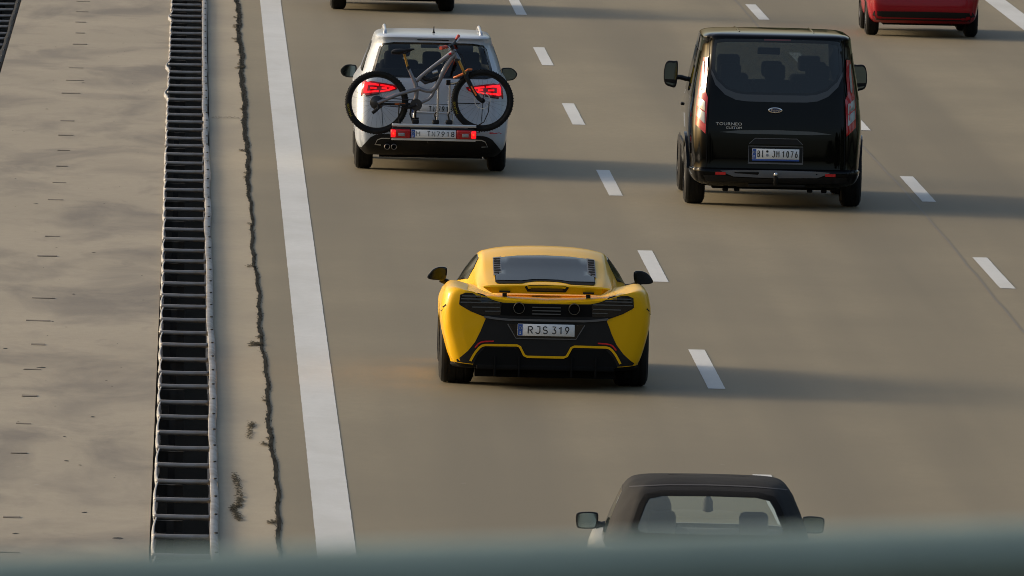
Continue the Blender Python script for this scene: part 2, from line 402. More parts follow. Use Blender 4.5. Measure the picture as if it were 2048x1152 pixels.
STROKES = {
 'R': [[(0, 0), (0, 1), (.55, 1)] + ARC(.55, .75, .45, .25, 90, -90) + [(0, .5)], [(.5, .5), (1, 0)]],
 'J': [[(.35, 1), (1, 1), (1, .3)] + ARC(.5, .3, .5, .3, 0, -160)],
 'S': [ARC(.5, .74, .46, .26, 30, 250) + ARC(.5, .26, .5, .26, 70, -150)],
 '3': [[(.05, 1), (.95, 1), (.45, .58)] + ARC(.45, .29, .52, .29, 80, -150)],
 '1': [[(.1, .75), (.6, 1), (.6, 0)]],
 '9': [[(.25, 0), (.93, .6)] + ARC(.5, .70, .46, .30, -10, 350, 12)],
 'M': [[(0, 0), (0, 1), (.5, .45), (1, 1), (1, 0)]],
 'T': [[(0, 1), (1, 1)], [(.5, 1), (.5, 0)]],
 'N': [[(0, 0), (0, 1), (1, 0), (1, 1)]],
 '7': [[(0, 1), (1, 1), (.35, 0)]],
 '8': [ARC(.5, .75, .42, .25, -90, 270, 12), ARC(.5, .25, .5, .25, 90, 450, 12)],
 'B': [[(0, 0), (0, 1), (.5, 1)] + ARC(.5, .77, .42, .23, 90, -90) + [(0, .54)], [(.5, .54)] + ARC(.5, .27, .5, .27, 90, -90) + [(0, 0)]],
 'I': [[(.5, 0), (.5, 1)], [(.2, 0), (.8, 0)], [(.2, 1), (.8, 1)]],
 '0': [ARC(.5, .5, .46, .5, 0, 360, 14)],
 '6': [[(.75, 1), (.07, .4)] + ARC(.5, .30, .46, .30, 170, -190, 12)],
}
def strokes(name, word, x0, x1, y, z0, z1, m, parent):
    n = len(word); cw = (x1 - x0) / (n - .28); w = cw * .72; h = z1 - z0; r = h * .068
    parts = []
    for i, ch in enumerate(word):
        for line in STROKES[ch]:
            pts = [(x0 + i * cw + r + a * (w - 2 * r), y, z0 + r + b * (h - 2 * r)) for a, b in line]
            pts = [p for j, p in enumerate(pts) if j == 0 or math.dist(p, pts[j - 1]) > 1e-4]
            parts.append(tube_vf(pts, r, 6))
    return mk(name, *join_vf(parts), m, parent, True)
def plate(parent, x0, x1, y, z0, z1, words, strip=True, lean=0.0):
    p = box('number_plate', (x0, x1, y, y + 0.008, z0, z1), M_platew, parent, 0.003, 1)
    h = z1 - z0; w = x1 - x0
    if strip:
        box('country_strip', (x0 + 0.003, x0 + 0.045, y - 0.002, y + 0.004, z0 + 0.003, z1 - 0.003), M_plateb, p)
        v, f = lathe_vf([(-0.001, 0.010), (-0.001, 0.013), (0.0, 0.013), (0.0, 0.010)], x0 + 0.024, y - 0.003, z0 + h * 0.66, 16, 'y'); mk('star_ring', v, f, M_stars, p)
        text('country_letter', words[0], x0 + 0.017, x0 + 0.031, y - 0.0035, z0 + h * 0.14, z0 + h * 0.36, M_platew, p, 0, 0.02)
    for wd, a, b in words[1:]:
        strokes('plate_characters', wd, x0 + w * a, x0 + w * b, y, z0 + h * 0.16, z1 - h * 0.16, M_ink, p)
    return p
def wheel(parent, x, y, r, w, rim=None, name='wheel', n=44, spokes=5):
    """x = outer face position (sign gives the side), r tyre radius, w tyre width"""
    s = 1 if x > 0 else -1; rr = r * 0.70
    root = lathe(name, [(-s * 0.02, 0.0), (-s * 0.02, 0.055), (-s * 0.045, 0.06), (-s * 0.05, rr * 0.55), (-s * 0.03, rr * 0.94), (-s * 0.012, rr), (-s * (w - .02), rr), (-s * (w - .02), rr * 0.9), (-s * (w - .06), 0.0)], (x, y, r), rim or M_rim, parent, 32)
    g = 0.004
    prof = [(0, rr), (0.0, rr + (r - rr) * 0.45), (0.006, r - 0.045), (0.02, r - 0.014), (0.042, r - 0.003)]
    gw = (w - 0.09) / 3
    for i in range(3):
        a = 0.045 + i * gw
        prof += [(a, r - 0.001), (a + gw * 0.36, r), (a + gw * 0.42, r - g), (a + gw * 0.58, r - g), (a + gw * 0.64, r), (a + gw, r - 0.001)]
    prof += [(w - 0.042, r - 0.003), (w - 0.02, r - 0.014), (w - 0.006, r - 0.045), (w, rr + (r - rr) * 0.45), (w, rr)]
    lathe('tyre', [(-s * a, b) for a, b in prof], (x, y, r), M_tyre, root, n)
    for k in range(spokes):
        a = 2 * math.pi * k / spokes + 0.3
        d = Vector((0, math.cos(a), math.sin(a))); t = Vector((0, -math.sin(a), math.cos(a)))
        c0 = Vector((x - s * 0.028, y, r))
        V = []
        for q, hw in ((0.05, 0.035), (rr * 0.95, 0.022)):
            for sx in (0, -s * 0.03):
                for sg in (-1, 1): V.append(c0 + d * q + t * hw * sg + Vector((sx, 0, 0)))
        mk('spoke', V, [(0, 1, 3, 2), (4, 6, 7, 5), (0, 4, 5, 1), (2, 3, 7, 6), (0, 2, 6, 4), (1, 5, 7, 3)], rim or M_rims, root)
    return root
def arches(o, spec):
    """cut wheel wells: spec = (xin, xout, y, z, r)"""
    parts = []
    for xi, xo, y, z, r in spec: parts += [cyl_vf(xi, xo, y, z, r), cyl_vf(-xo, -xi, y, z, r)]
    boolean(o, *join_vf(parts))
def paint_below(o, test, m):
    me = o.data; me.materials.append(m); k = len(me.materials) - 1
    for p in me.polygons:
        if test(p.center, p.normal): p.material_index = k
def line_inside(o, sk, m, tol=.006):
    paint_below(o, lambda q, n: sk.t.find_nearest(q)[3] > tol, m)
def mirror(parent, outline, y, depth, arm, m, glassm, split=None, name='side_mirror'):
    P = catmull(outline, 4, True); n = len(P)
    cx = sum(p[0] for p in P) / n; cz = sum(p[1] for p in P) / n
    V, F = [], []; st = [(0.0, 0.90), (0.004, 0.985), (0.02, 1.0), (depth * 0.45, 0.95), (depth * 0.8, 0.78), (depth, 0.45)]
    for dy, sc in st:
        for x, z in P: V.append((cx + (x - cx) * sc, y + dy, cz + (z - cz) * sc))
    for i in range(len(st) - 1):
        for j in range(n): F.append((i * n + j, i * n + (j + 1) % n, (i + 1) * n + (j + 1) % n, (i + 1) * n + j))
    F.append(tuple(range(n))[::-1]); F.append(tuple(range((len(st) - 1) * n, len(st) * n)))
    o = mk(name, V, F, m, parent, True, 50)
    g = [(cx + (x - cx) * 0.84, y - 0.003, cz + (z - cz) * 0.84) for x, z in P]
    if split:
        lo = [p for p in g if p[2] < split - 0.006]; hi = [p for p in g if p[2] > split + 0.006]
        for part in (lo, hi): mk('mirror_glass', part, [tuple(range(len(part)))], glassm, o)
    else: mk('mirror_glass', g, [tuple(range(n))], glassm, o)
    v, f = tube_vf(arm, 0.028, 8); mk('mirror_arm', v, f, M_plastic, o, True)
    return o
def seat(parent, x, y, z, m, tall=0.62, hr=True, hw=0.13):
    s = box('seat', (x - 0.24, x + 0.24, y, y + 0.52, z, z + 0.16), m, parent, 0.04)
    box('seat_back', (x - 0.23, x + 0.23, y - 0.12, y + 0.02, z + 0.1, z + tall), m, s, 0.05)
    if hr: box('headrest', (x - hw, x + hw, y - 0.10, y - 0.01, z + tall + 0.03, z + tall + 0.21), m, s, 0.04)
    return s

# ------------------------------------------------------------------ the road
def sheet(name, x0, x1, y0, y1, z, m, nx=1, ny=1):
    V = [(x0 + (x1 - x0) * i / nx, y0 + (y1 - y0) * j / ny, z) for j in range(ny + 1) for i in range(nx + 1)]
    F = [(j * (nx + 1) + i, j * (nx + 1) + i + 1, (j + 1) * (nx + 1) + i + 1, (j + 1) * (nx + 1) + i) for j in range(ny) for i in range(nx)]
    return mk(name, V, F, m)
structure(sheet('ground', -2500, 2500, -2500, 4000, -0.75, M_verge))
road = structure(sheet('road', 0.70, 15.6, -400, 1500, 0.0, M_road))
structure(sheet('opposite_road', -15.0, -3.2, -400, 1500, 0.0, M_road))
V, F = join_vf([box_vf(-3.2, -2.935, -400, 1500, -0.66, 0.002), box_vf(-2.415, -0.19, -400, 1500, -0.66, 0.002)])
structure(mk('median_pavement', V, F, M_conc))
def joint_x(y): return 0.838 - 0.062 * max(0, min(1, (y - 135) / 40)) + 0.012 * math.sin(y * 0.43) + 0.008 * math.sin(y * 1.7)
ysn = [-400] + [100 + i * 0.5 for i in range(341)] + [1500]
V = [p for y in ysn for p in ((0.33, y, -0.66), (0.33, y, 0.004), (joint_x(y), y, 0.004), (joint_x(y), y, -0.02))]
F = [(4 * i + j, 4 * i + j + 1, 4 * i + 5 + j, 4 * i + 4 + j) for i in range(len(ysn) - 1) for j in range(3)]
structure(mk('median_strip', V, F, M_strip))
structure(mk('sunk_trench', *join_vf([box_vf(-0.19, 0.33, -400, 1500, -0.72, -0.60), box_vf(-2.935, -2.415, -400, 1500, -0.72, -0.60)]), M_soil))  # trench added under the rails, dug deep to darken their gaps

# painted lines
def jag_line(name, x0, x1, ya, yb, z=0.004, step=0.25):
    n = max(2, int((yb - ya) / step)); V, F = [], []
    for i in range(n + 1):
        y = ya + (yb - ya) * i / n; j = 0.0018
        V += [(x0 + random.uniform(-j, j), y, z), (x1 + random.uniform(-j, j), y, z)]
    for i in range(n): F.append((2 * i, 2 * i + 1, 2 * i + 3, 2 * i + 2))
    return structure(mk(name, V, F, M_paint, road))
def marking(name, *a):
    o = jag_line(name, *a); del o['kind']; return o
marking('edge_line', 1.118, 1.425, 60, 330)
marking('edge_line', 12.235, 12.56, 60, 330)
for k in range(-4, 9):
    ys = 149.5 + 18.08 * k
    marking('lane_dash', 4.868, 5.025, ys, ys + 6.15)
    marking('lane_dash', 8.437, 8.595, ys + 0.1, ys + 6.15)
V, F = [], []
for i in range(120):
    y = 100 + i * 1.6; x = 8.31 + 0.03 * math.sin(y * 0.11) + random.uniform(-0.008, 0.008)
    V += [(x - 0.012, y, 0.003), (x + 0.012, y, 0.003)]
mk('paving_seam', V, [(2 * i, 2 * i + 1, 2 * i + 3, 2 * i + 2) for i in range(119)], M_seam, road)

# thin darker marks on the median pavement, four metres apart
pav = bpy.data.objects['median_pavement']
vv, ff = box_vf(-0.11, 0.11, -0.11, 0.11, 0.0, 0.003)
mark_me = bpy.data.meshes.new('pavement_mark'); mark_me.from_pydata(vv, [], ff); mark_me.materials.append(mat('mark_tone', (0.15, 0.128, 0.100), 0.9))
for i in range(32):
    y = 126.5 + i * 3.965
    if i in (2, 10, 13, 20, 24): continue
    o = bpy.data.objects.new('pavement_mark', mark_me); COL.objects.link(o); o.parent = pav
    o.location = (-1.287 - (y - 126.5) * 0.0017 + random.uniform(-.02, .02), y, 0.0045); o.scale = (random.uniform(0.55, 1.1), random.uniform(0.4, 1.2), 1)
# loose bits of dirt lying on the pavement
V, F = [], []
for (x, y, r) in [(-1.62, 153.5, .03), (-1.25, 150.6, .045), (-.44, 128.3, .05), (-.92, 137.5, .03), (-.72, 131.2, .03), (-1.05, 163, .025), (-1.6, 181, .03), (-.8, 137, .02), (-1.25, 128.6, .03), (-.9, 171, .022), (-1.7, 205, .03), (-1.3, 213, .03), (-.74, 143.5, .028)] + [(random.uniform(-2.1, -.3), random.uniform(122, 230), random.uniform(.006, .016)) for _ in range(60)]:
    o = len(V); n = 6
    for k in range(n):
        a = 6.283 * k / n; q = r * random.uniform(0.5, 1.2); V.append((x + q * math.cos(a), y + 2.2 * q * math.sin(a), 0.004))
    V.append((x, y, 0.004 + r * 0.18)); F += [(o + k, o + (k + 1) % n, o + n) for k in range(n)]
d = mk('pavement_dirt', V, F, M_debris); d['kind'] = 'stuff'; d['label'] = 'scattered dark specks of dirt on the tan median concrete'; d['category'] = 'dirt'

# weedy joint between strip and road, with moss patches
V, F = [], []
def blade(x, y, h, w, lean):
    o = len(V); V.extend([(x - w, y, 0.004), (x + w, y, 0.004), (x + lean, y + random.uniform(-.02, .02), h)]); F.append((o, o + 1, o + 2))
rows = []; y = 112.0
while y < 262:
    x = joint_x(y); wl = 0.013 + abs(random.gauss(0, 0.008)); wr = 0.011 + abs(random.gauss(0, 0.005))
    if y > 185: wl += 0.012 * random.random() + .004; wr += 0.03 * min(1, (y - 185) / 25) * random.random() + .006
    rows.append((x - wl, x + wr, y)); y += random.uniform(0.12, 0.3)
for a, b, yy in rows: V += [(a, yy, 0.008), (b, yy, 0.008)]
F += [(2 * i, 2 * i + 1, 2 * i + 3, 2 * i + 2) for i in range(len(rows) - 1)]
for _ in range(3400):
    y = random.uniform(112, 262); blade(joint_x(y) + random.gauss(0, 0.012), y, random.uniform(0.006, 0.028), random.uniform(0.002, 0.005), random.uniform(-.03, .03))
def moss(path, w, n):
    for _ in range(n):
        i = random.randrange(len(path) - 1); t = random.random()
        x = path[i][0] + (path[i + 1][0] - path[i][0]) * t + random.gauss(0, w); y = path[i][1] + (path[i + 1][1] - path[i][1]) * t + random.gauss(0, 0.12)
        o = len(V); r = random.uniform(0.004, 0.012); c = random.uniform(0.0, .012)
        for k in range(5): V.append((x + r * math.cos(k * 1.257), y + 3 * r * math.sin(k * 1.257), 0.009 + c))
        F.append(tuple(range(o, o + 5)))
moss([(0.485, 136.1), (0.52, 135.2), (0.535, 133.2), (0.52, 132.4), (0.47, 131.9), (0.50, 131.2), (0.52, 130.6)], 0.016, 750)
moss([(0.67, 143.0), (0.645, 142.4), (0.635, 140.9)], 0.014, 220)
moss([(0.79, 219.0), (0.72, 218.6)], 0.02, 260); moss([(0.80, 155.0), (0.68, 154.8)], 0.012, 200)
for _ in range(26):
    yy = random.uniform(118, 240); xx = joint_x(yy); ln = random.uniform(.03, .11); moss([(xx - .01, yy), (xx - ln, yy + random.uniform(-.3, .3))], 0.006, int(900 * ln))
moss([(0.36, 203.4), (0.70, 203.6)], 0.012, 60)
w = mk('joint_weeds', V, F, M_weed); w.data.materials.append(mat('moss', (0.060, 0.050, 0.030), 0.95, spec=0.1))
for p in w.data.polygons: p.material_index = 1 if len(p.vertices) == 5 else 0
w.location = (0, 0, 0); w['kind'] = 'stuff'; w['label'] = 'dark weeds and moss growing in the cracked joint left of the white edge line'; w['category'] = 'weeds'

# ------------------------------------------------------------------ double guard rails
PITCH = 2.150
def guard_rail(x_off, label, y_first, n, outer=None, sink=-0.375):
    g = empty('guard_rail', (x_off, y_first, sink), label, 'guard rail')
    # meshes shared by alike pieces
    tv, tf = tube_vf([(-0.21, 0, 0.415), (-0.19, 0, 0.42), (0.0, 0, 0.418), (0.22, 0, 0.42), (0.25, 0, 0.42)], 0.022, 10)
    sp_me = bpy.data.meshes.new('spacer'); sp_me.from_pydata([tuple(p) for p in tv], [], tf); sp_me.materials.append(M_steel); sp_me.polygons.foreach_set('use_smooth', [True] * len(tf))
    po_v, po_f = join_vf([box_vf(-0.03, 0.03, -0.05, 0.05, -0.22, 0.39), box_vf(-0.12, 0.10, -0.02, 0.02, 0.30, 0.39)])
    po_me = bpy.data.meshes.new('post'); po_me.from_pydata(po_v, [], po_f); po_me.materials.append(M_railshade)
    bo_v, bo_f = lathe_vf([(0, 0.0), (0, 0.014), (0.012, 0.014), (0.012, 0.0)], 0, 0, 0, 6, 'y'); bo_v = [(a, c, b + 0.001) for a, b, c in bo_v]
    bo_me = bpy.data.meshes.new('bolt'); bo_me.from_pydata(bo_v, [], bo_f); bo_me.materials.append(M_bolt)
    def put(name, me, loc, rz=0.0, sc=(1, 1, 1)):
        o = bpy.data.objects.new(name, me); COL.objects.link(o); o.parent = g; o.location = loc; o.rotation_euler = (0, 0, rz); o.scale = sc; return o
    # right beam: a W profile hung on the outside
    prof = [(0.0, 0.06), (0.0, 0.10), (0.055, 0.14), (0.06, 0.19), (0.012, 0.235), (0.008, 0.26), (0.012, 0.285), (0.06, 0.33), (0.066, 0.38), (0.06, 0.425), (0.035, 0.446), (0.0, 0.45)]
    Lb = PITCH * 2
    def beam(kind, bow):
        V, F = [], []; N = 16
        for i in range(N + 1):
            t = i / N
            for a, b in prof:
                if kind == 'right': V.append((0.243 + a + bow * math.sin(math.pi * t), t * (Lb + 0.02), b))
                else:
                    sc = 0.016 * abs(math.sin(math.pi * t * 2)) + bow * max(0, math.sin(math.pi * t)) ** 6
                    V.append((-0.186 - a * 0.30 - sc, t * (Lb + 0.01), b - 0.03))
            # back side for thickness
            for a, b in reversed(prof):
                if kind == 'right': V.append((0.239 + a + bow * math.sin(math.pi * t), t * (Lb + 0.02), b - 0.003))
                else: V.append((-0.181 - a * 0.30 - sc, t * (Lb + 0.01), b - 0.033))
        m = 2 * len(prof)
        for i in range(N):
            for j in range(m): F.append((i * m + j, i * m + (j + 1) % m, (i + 1) * m + (j + 1) % m, (i + 1) * m + j))
        me = bpy.data.meshes.new('beam'); me.from_pydata(V, [], F); me.materials.append((outer or M_steel) if kind == 'right' else M_steel2)
        me.polygons.foreach_set('use_smooth', [True] * len(me.polygons)); return me
    right = [beam('right', b) for b in (0.0, 0.008, -0.006)]; left = [beam('left', b) for b in (0.0, 0.0, 0.012, 0.05)]
    def drift(y): return 0.010 * math.sin(y * 0.045) - (y * 0.00022)
    for i in range(n):
        y = i * PITCH; dx = drift(y)
        put('spacer', sp_me, (dx + random.uniform(-.006, .006), y + random.uniform(-.05, .05), random.uniform(-.008, .006)), random.uniform(-.035, .035), (random.uniform(.97, 1.03), 1, 1))
        put('bolt', bo_me, (dx + 0.283, y + 0.02, 0.445))
        if i % 2 == 0:
            put('post', po_me, (dx - 0.08, y + 0.06, 0), 0, (1, 1, 1) if sink > -.4 else (1, 1, .9))
            put('beam', right[random.randrange(3)], (dx + random.uniform(-.004, .004), y, 0))
            k = 3 if (i in (50, 54, 62)) else random.choice((0, 0, 1, 2))
            put('beam', left[k], (dx + random.uniform(-.004, .004), y, 0))
    return g
guard_rail(0.045, 'galvanised double guard rail with ladder-like spacers beside the white edge line', 100.12, 76)
guard_rail(-2.70, 'guard rail cut off by the top left corner of the picture', 98.4, 78, M_railshade, -0.44)  # right beams given the shade colour instead of steel

# ------------------------------------------------------------------ yellow sports car (origin: ground under the rear axle)
def sports_car():
    c = empty('sports_car', (3.355, 149.73, 0), 'low yellow sports car with black rear grille and plate RJS 319', 'car')
    lv = [
     (-0.86, [(0, .20), (.48, .20), (.64, .215), (.715, .43), (.75, .60), (.765, .78), (.71, .888), (.50, .826), (0, .792)]),
     (-0.82, [(0, .19), (.58, .19), (.765, .225), (.845, .44), (.882, .60), (.882, .78), (.80, .904), (.52, .838), (0, .803)]),
     (-0.74, [(0, .18), (.66, .18), (.835, .235), (.905, .43), (.935, .60), (.93, .78), (.85, .917), (.54, .848), (0, .82)]),
     (-0.55, [(0, .17), (.72, .17), (.850, .25), (.915, .43), (.954, .61), (.952, .79), (.868, .924), (.52, .85), (0, .84)]),
     (-0.25, [(0, .15), (.78, .15), (.875, .24), (.935, .43), (.964, .62), (.956, .79), (.872, .928), (.57, .87), (0, .87)]),
     (0.15, [(0, .12), (.82, .12), (.925, .22), (.962, .43), (.966, .62), (.952, .79), (.866, .928), (.58, .88), (0, .90)]),
     (0.60, [(0, .12), (.85, .12), (.925, .20), (.945, .42), (.945, .62), (.932, .77), (.85, .888), (.60, .87), (0, .90)]),
     (1.20, [(0, .12), (.85, .12), (.895, .20), (.895, .40), (.91, .58), (.908, .70), (.82, .81), (.60, .83), (0, .86)]),
     (2.00, [(0, .12), (.85, .12), (.90, .20), (.912, .40), (.935, .58), (.925, .70), (.84, .79), (.60, .79), (0, .80)]),
     (2.62, [(0, .12), (.86, .12), (.91, .20), (.932, .40), (.938, .56), (.922, .68), (.84, .765), (.55, .69), (0, .69)]),
     (3.20, [(0, .12), (.80, .12), (.86, .18), (.885, .36), (.895, .46), (.87, .56), (.76, .625), (.45, .57), (0, .56)]),
     (3.69, [(0, .16), (.45, .16), (.55, .19), (.60, .28), (.61, .35), (.58, .40), (.48, .43), (.28, .43), (0, .43)])]
    V, F = loft(lv, 'y', 4, 4); sk = Skin(V, F, 0.0565, -0.8)
    body = mk('body', V, F, M_yel, c, True, 30)
    arches(body, [(.60, 1.2, 0, .345, .375), (.66, 1.2, 2.67, .325, .355)])
    paint_below(body, lambda q, n: q.z < .19 or n.z < -.8 or (q.y < -.3 and (q.z < .222 or n.z < -.6) and q.z < .4), M_under)
    cv = [
     (-0.62, [(0, .70), (.46, .70), (.475, .80), (.455, .835), (.42, .845), (.25, .85), (0, .85)]),
     (-0.15, [(0, .70), (.60, .70), (.622, .87), (.565, .915), (.49, .935), (.30, .946), (0, .95)]),
     (0.35, [(0, .65), (.63, .65), (.648, .88), (.585, .985), (.508, 1.015), (.30, 1.032), (0, 1.04)]),
     (0.85, [(0, .65), (.67, .65), (.685, .86), (.585, 1.065), (.512, 1.105), (.30, 1.13), (0, 1.14)]),
     (1.35, [(0, .65), (.735, .65), (.75, .845), (.60, 1.098), (.515, 1.15), (.30, 1.180), (0, 1.19)]),
     (1.80, [(0, .65), (.77, .65), (.785, .82), (.615, 1.075), (.51, 1.135), (.30, 1.168), (0, 1.178)]),
     (2.30, [(0, .60), (.775, .60), (.785, .78), (.64, .955), (.52, 1.015), (.30, 1.05), (0, 1.06)]),
     (2.80, [(0, .55), (.74, .55), (.75, .70), (.66, .775), (.50, .81), (.30, .83), (0, .84)]),
     (3.05, [(0, .50), (.70, .50), (.70, .60), (.62, .64), (.50, .655), (.30, .665), (0, .67)])]
    CV, CF = loft(cv, 'y', 4, 4); ck = Skin(CV, CF, 0.0565, -0.8)
    cab = mk('cabin', CV, CF, M_yel, c, True, 30)
    # rear glass, engine vents, wing
    gl = [(0, 1.228), (.24, 1.221), (.452, 1.193), (.458, 1.05), (.458, .972), (.44, .956), (.22, .962), (.17, .975), (.10, .984), (0, .986)]
    ck.patch('rear_window_surround', sym(gl), M_under, c, 0.004, grid=0.05, thick=0.02)
    gl2 = [(0, 1.222), (.24, 1.216), (.40, 1.198), (.405, 1.06), (.452, 1.03), (.452, .985), (.22, .985), (.12, .998), (0, 1.0)]
    ck.patch('rear_window', sym(gl2), M_dglass, c, 0.009, grid=0.05, thick=0.01)
    for s in (1, -1):
        vo = [(.468, 1.192), (.394, 1.203), (.396, 1.060), (.47, 1.022)]
        v = ck.patch('engine_vent', [(s * a, b) for a, b in vo], M_grey, c, 0.010, grid=0.05, thick=0.02)
        for i in range(7):
            z = 1.182 - i * 0.0215; x0 = 0.404; x1 = 0.462; dz = -0.004
            if i == 6: x0 = 0.42
            ck.patch('vent_slot', [(s * x0, z + 0.006), (s * x1, z + 0.006 + dz), (s * x1, z - 0.006 + dz), (s * x0, z - 0.006)], M_under, v, 0.0135, grid=0.05, thick=0.008)
    # side glass
    for mode in ('left', 'right'):
        ck.patch('side_window', [(1.0, .90), (.98, 1.0), (1.12, 1.085), (1.45, 1.105), (1.85, 1.06), (2.3, .92), (2.62, .78), (2.3, .80), (1.7, .845)], M_dglass, c, 0.006, mode, 0.08, 0.01)
    V, F = [], []
    st = [(-.578, .0), (-.50, .010), (-.25, .020), (0, .025), (.25, .020), (.50, .010), (.578, .0)]
    for x, dz in st:
        e = abs(x) > 0.57; lo = 0.928 if e else 0.868
        V += [(x, -.60, .925 + dz * .6), (x, -.76, .930 + dz), (x * (1 if e else 1.02), -.775, .918 + dz * .9), (x, -.74, lo if not e else .922), (x, -.66, (lo + .004) if not e else .920)]
    for i in range(len(st) - 1):
        for j in range(5): F.append((i * 5 + j, i * 5 + (j + 1) % 5, (i + 1) * 5 + (j + 1) % 5, (i + 1) * 5 + j))
    F += [(0, 1, 2, 3, 4), tuple(range(30, 35))]
    wing = mk('rear_wing', V, F, M_yel, c, True, 25)
    wk = Skin(V, F, 0.0565, -0.8)
    b = wk.patch('brake_light_housing', sym([(0, .947), (.16, .945), (.203, .937), (.175, .892), (0, .890)]), M_plastic, wing, 0.006, grid=0.08)
    wk.patch('brake_light', sym([(0, .928), (.145, .926), (.15, .905), (0, .905)]), mat('brake_unlit', (0.05, 0.02, 0.02), 0.15, 0, .5), b, 0.010, grid=0.1)
    sk.patch('deck_slot', sym([(0, .863), (.158, .861), (.128, .842), (0, .840)]), M_teal, c, 0.006, grid=0.08)
    for s in (-1, 1):
        x = s * 0.382
        st_ = box('wing_strut', (x - .02, x + .02, -.74, -.66, .80, .895), M_plastic, c, 0.004)
        box('strut_foot', (x - .05, x + .05, -.785, -.70, .876, .892), M_plastic, st_, 0.003)
    # black fascia between the yellow corner panels
    fas = [(0, .781), (.20, .781), (.40, .785), (.455, .797), (.50, .810), (.54, .828), (.575, .850), (.62, .864), (.74, .868), (.79, .848), (.797, .762), (.78, .748), (.70, .703), (.60, .664), (.562, .652), (.553, .633), (.575, .58), (.598, .518), (.645, .42), (.708, .337), (.775, .278), (.81, .257), (.80, .236), (.70, .224), (.60, .216), (0, .206)]
    fascia = sk.patch('rear_fascia', sym(fas), M_plastic, c, 0.004, grid=0.05)
    sk.patch('rear_grille', sym([(0, .774), (.40, .776), (.53, .795), (.53, .68), (.40, .668), (0, .664)]), M_under, c, 0.007, grid=0.06)
    for s in (1, -1):
        lo = [(.41, .782), (.47, .795), (.52, .815), (.57, .843), (.62, .858), (.735, .862), (.783, .842), (.788, .765), (.70, .709), (.60, .672), (.42, .668)]
        t = sk.patch('tail_lamp', [(s * a, b) for a, b in lo], M_gloss, c, 0.010, grid=0.05)
        for x0, x1, z, h in ((.60, .765, .840, .010), (.535, .775, .814, .010), (.425, .780, .783, .009), (.425, .68, .741, .009), (.42, .56, .706, .008)):
            sk.patch('lamp_slat', [(s * x0, z + h / 2), (s * x1, z + h / 2 - .002), (s * x1, z - h / 2 - .002), (s * x0, z - h / 2)], M_slat, t, 0.02, grid=0.1, thick=0.015)
        e = lathe('exhaust', [(0, .045), (-.006, .047), (-.006, .050), (.0, .053), (.10, .053), (.10, .043)], (s * .252, -.905, .742), M_exh, c, 28, 'y')
        lathe('exhaust_bore', [(.03, .0), (.03, .0425), (.05, .0425), (.05, 0.0)], (s * .252, -.905, .742), M_under, e, 24, 'y')
        sk.ribbon('rear_position_light', [(s * a, b) for a, b in ((.645, .368), (.615, .405), (.59, .420), (.55, .427), (.475, .430))], .013, M_redline, c, 0.012)
        sk.ribbon('panel_gap', [(s * a, b) for a, b in ((.955, .70), (.938, .735), (.915, .755))], .012, M_under, body, 0.003)
        # dark door intake edge seen along the flank
        sk.patch('side_intake', [(.55, .40), (1.0, .36), (1.0, .62), (.72, .70), (.52, .62)], M_under, c, 0.004, 'right' if s > 0 else 'left', 0.1, 0.01)
    for z in (.748, .718, .688):
        sk.patch('grille_bar', [(-.13, z + .005), (.13, z + .005), (.13, z - .005), (-.13, z - .005)], M_slat, c, 0.02, grid=0.1)
    sk.ribbon('bumper_lip', [(-.565, .653), (-.47, .640), (-.345, .630), (.345, .630), (.47, .640), (.565, .653)], .020, M_grey, c, 0.022, grid=0.06)
    rec = sk.patch('plate_recess', [(-.348, .595), (-.272, .464), (.272, .464), (.348, .595)], M_gloss, c, 0.010, grid=0.08)
    sk.ribbon('recess_rim', [(-.352, .592), (-.274, .462), (.274, .462), (.352, .592)], .010, M_grey, rec, 0.016)
    plate(c, -.260, .260, -.900, .491, .600, ('S', ('RJS', .175, .53), ('319', .60, .91)))
    sk.patch('diffuser', sym([(0, .285), (.17, .285), (.24, .37), (.55, .372), (.62, .30), (.66, .21), (0, .205)]), M_under, c, 0.010, grid=0.06)
    sk.ribbon('diffuser_trim', [(-.679, .250), (-.662, .29), (-.638, .33), (-.605, .37), (-.58, .388), (-.55, .395), (-.262, .397), (-.235, .385), (-.195, .308), (-.165, .295), (.165, .295), (.195, .308), (.235, .385), (.262, .397), (.55, .395), (.58, .388), (.605, .37), (.638, .33), (.662, .29), (.679, .250)], .021, M_yel, c, 0.020, grid=0.04)
    box('undertray', (-.64, .64, -.70, 2.3, .10, .215), M_under, c); box('diffuser_floor', (-.63, .63, -.874, -.55, .175, .222), M_under, c, .01)
    for x in (-.46, -.24, .24, .46): box('diffuser_fin', (x - .008, x + .008, -.885, -.50, .115, .30), M_under, c, .003)
    for x in (-.957, .957): wheel(c, x, 0, .345, .315)
    for x in (-.93, .93): wheel(c, x, 2.67, .325, .24)
    for s in (1, -1):
        out = [(s * a, b) for a, b in ((.868, .935), (.93, .952), (1.0, .925), (1.048, .862), (1.035, .835), (.96, .826), (.885, .832))]
        mirror(c, out, 2.0, .10, [(s * .93, 2.04, .835), (s * .85, 2.06, .80), (s * .76, 2.10, .79)], M_gloss, M_mdark)
    for s in (1, -1):
        sk.ribbon('door_gap', [(1.0, .30), (.92, .55), (.86, .80), (.8, .89)], .012, M_under, body, 0.002, 'right' if s > 0 else 'left')
    # seams
    sk.ribbon('deck_gap', [(-.47, .870), (-.43, .80)], .006, M_under, body, 0.002); sk.ribbon('deck_gap', [(.47, .870), (.43, .80)], .006, M_under, body, 0.002)
    return c
sports_car()

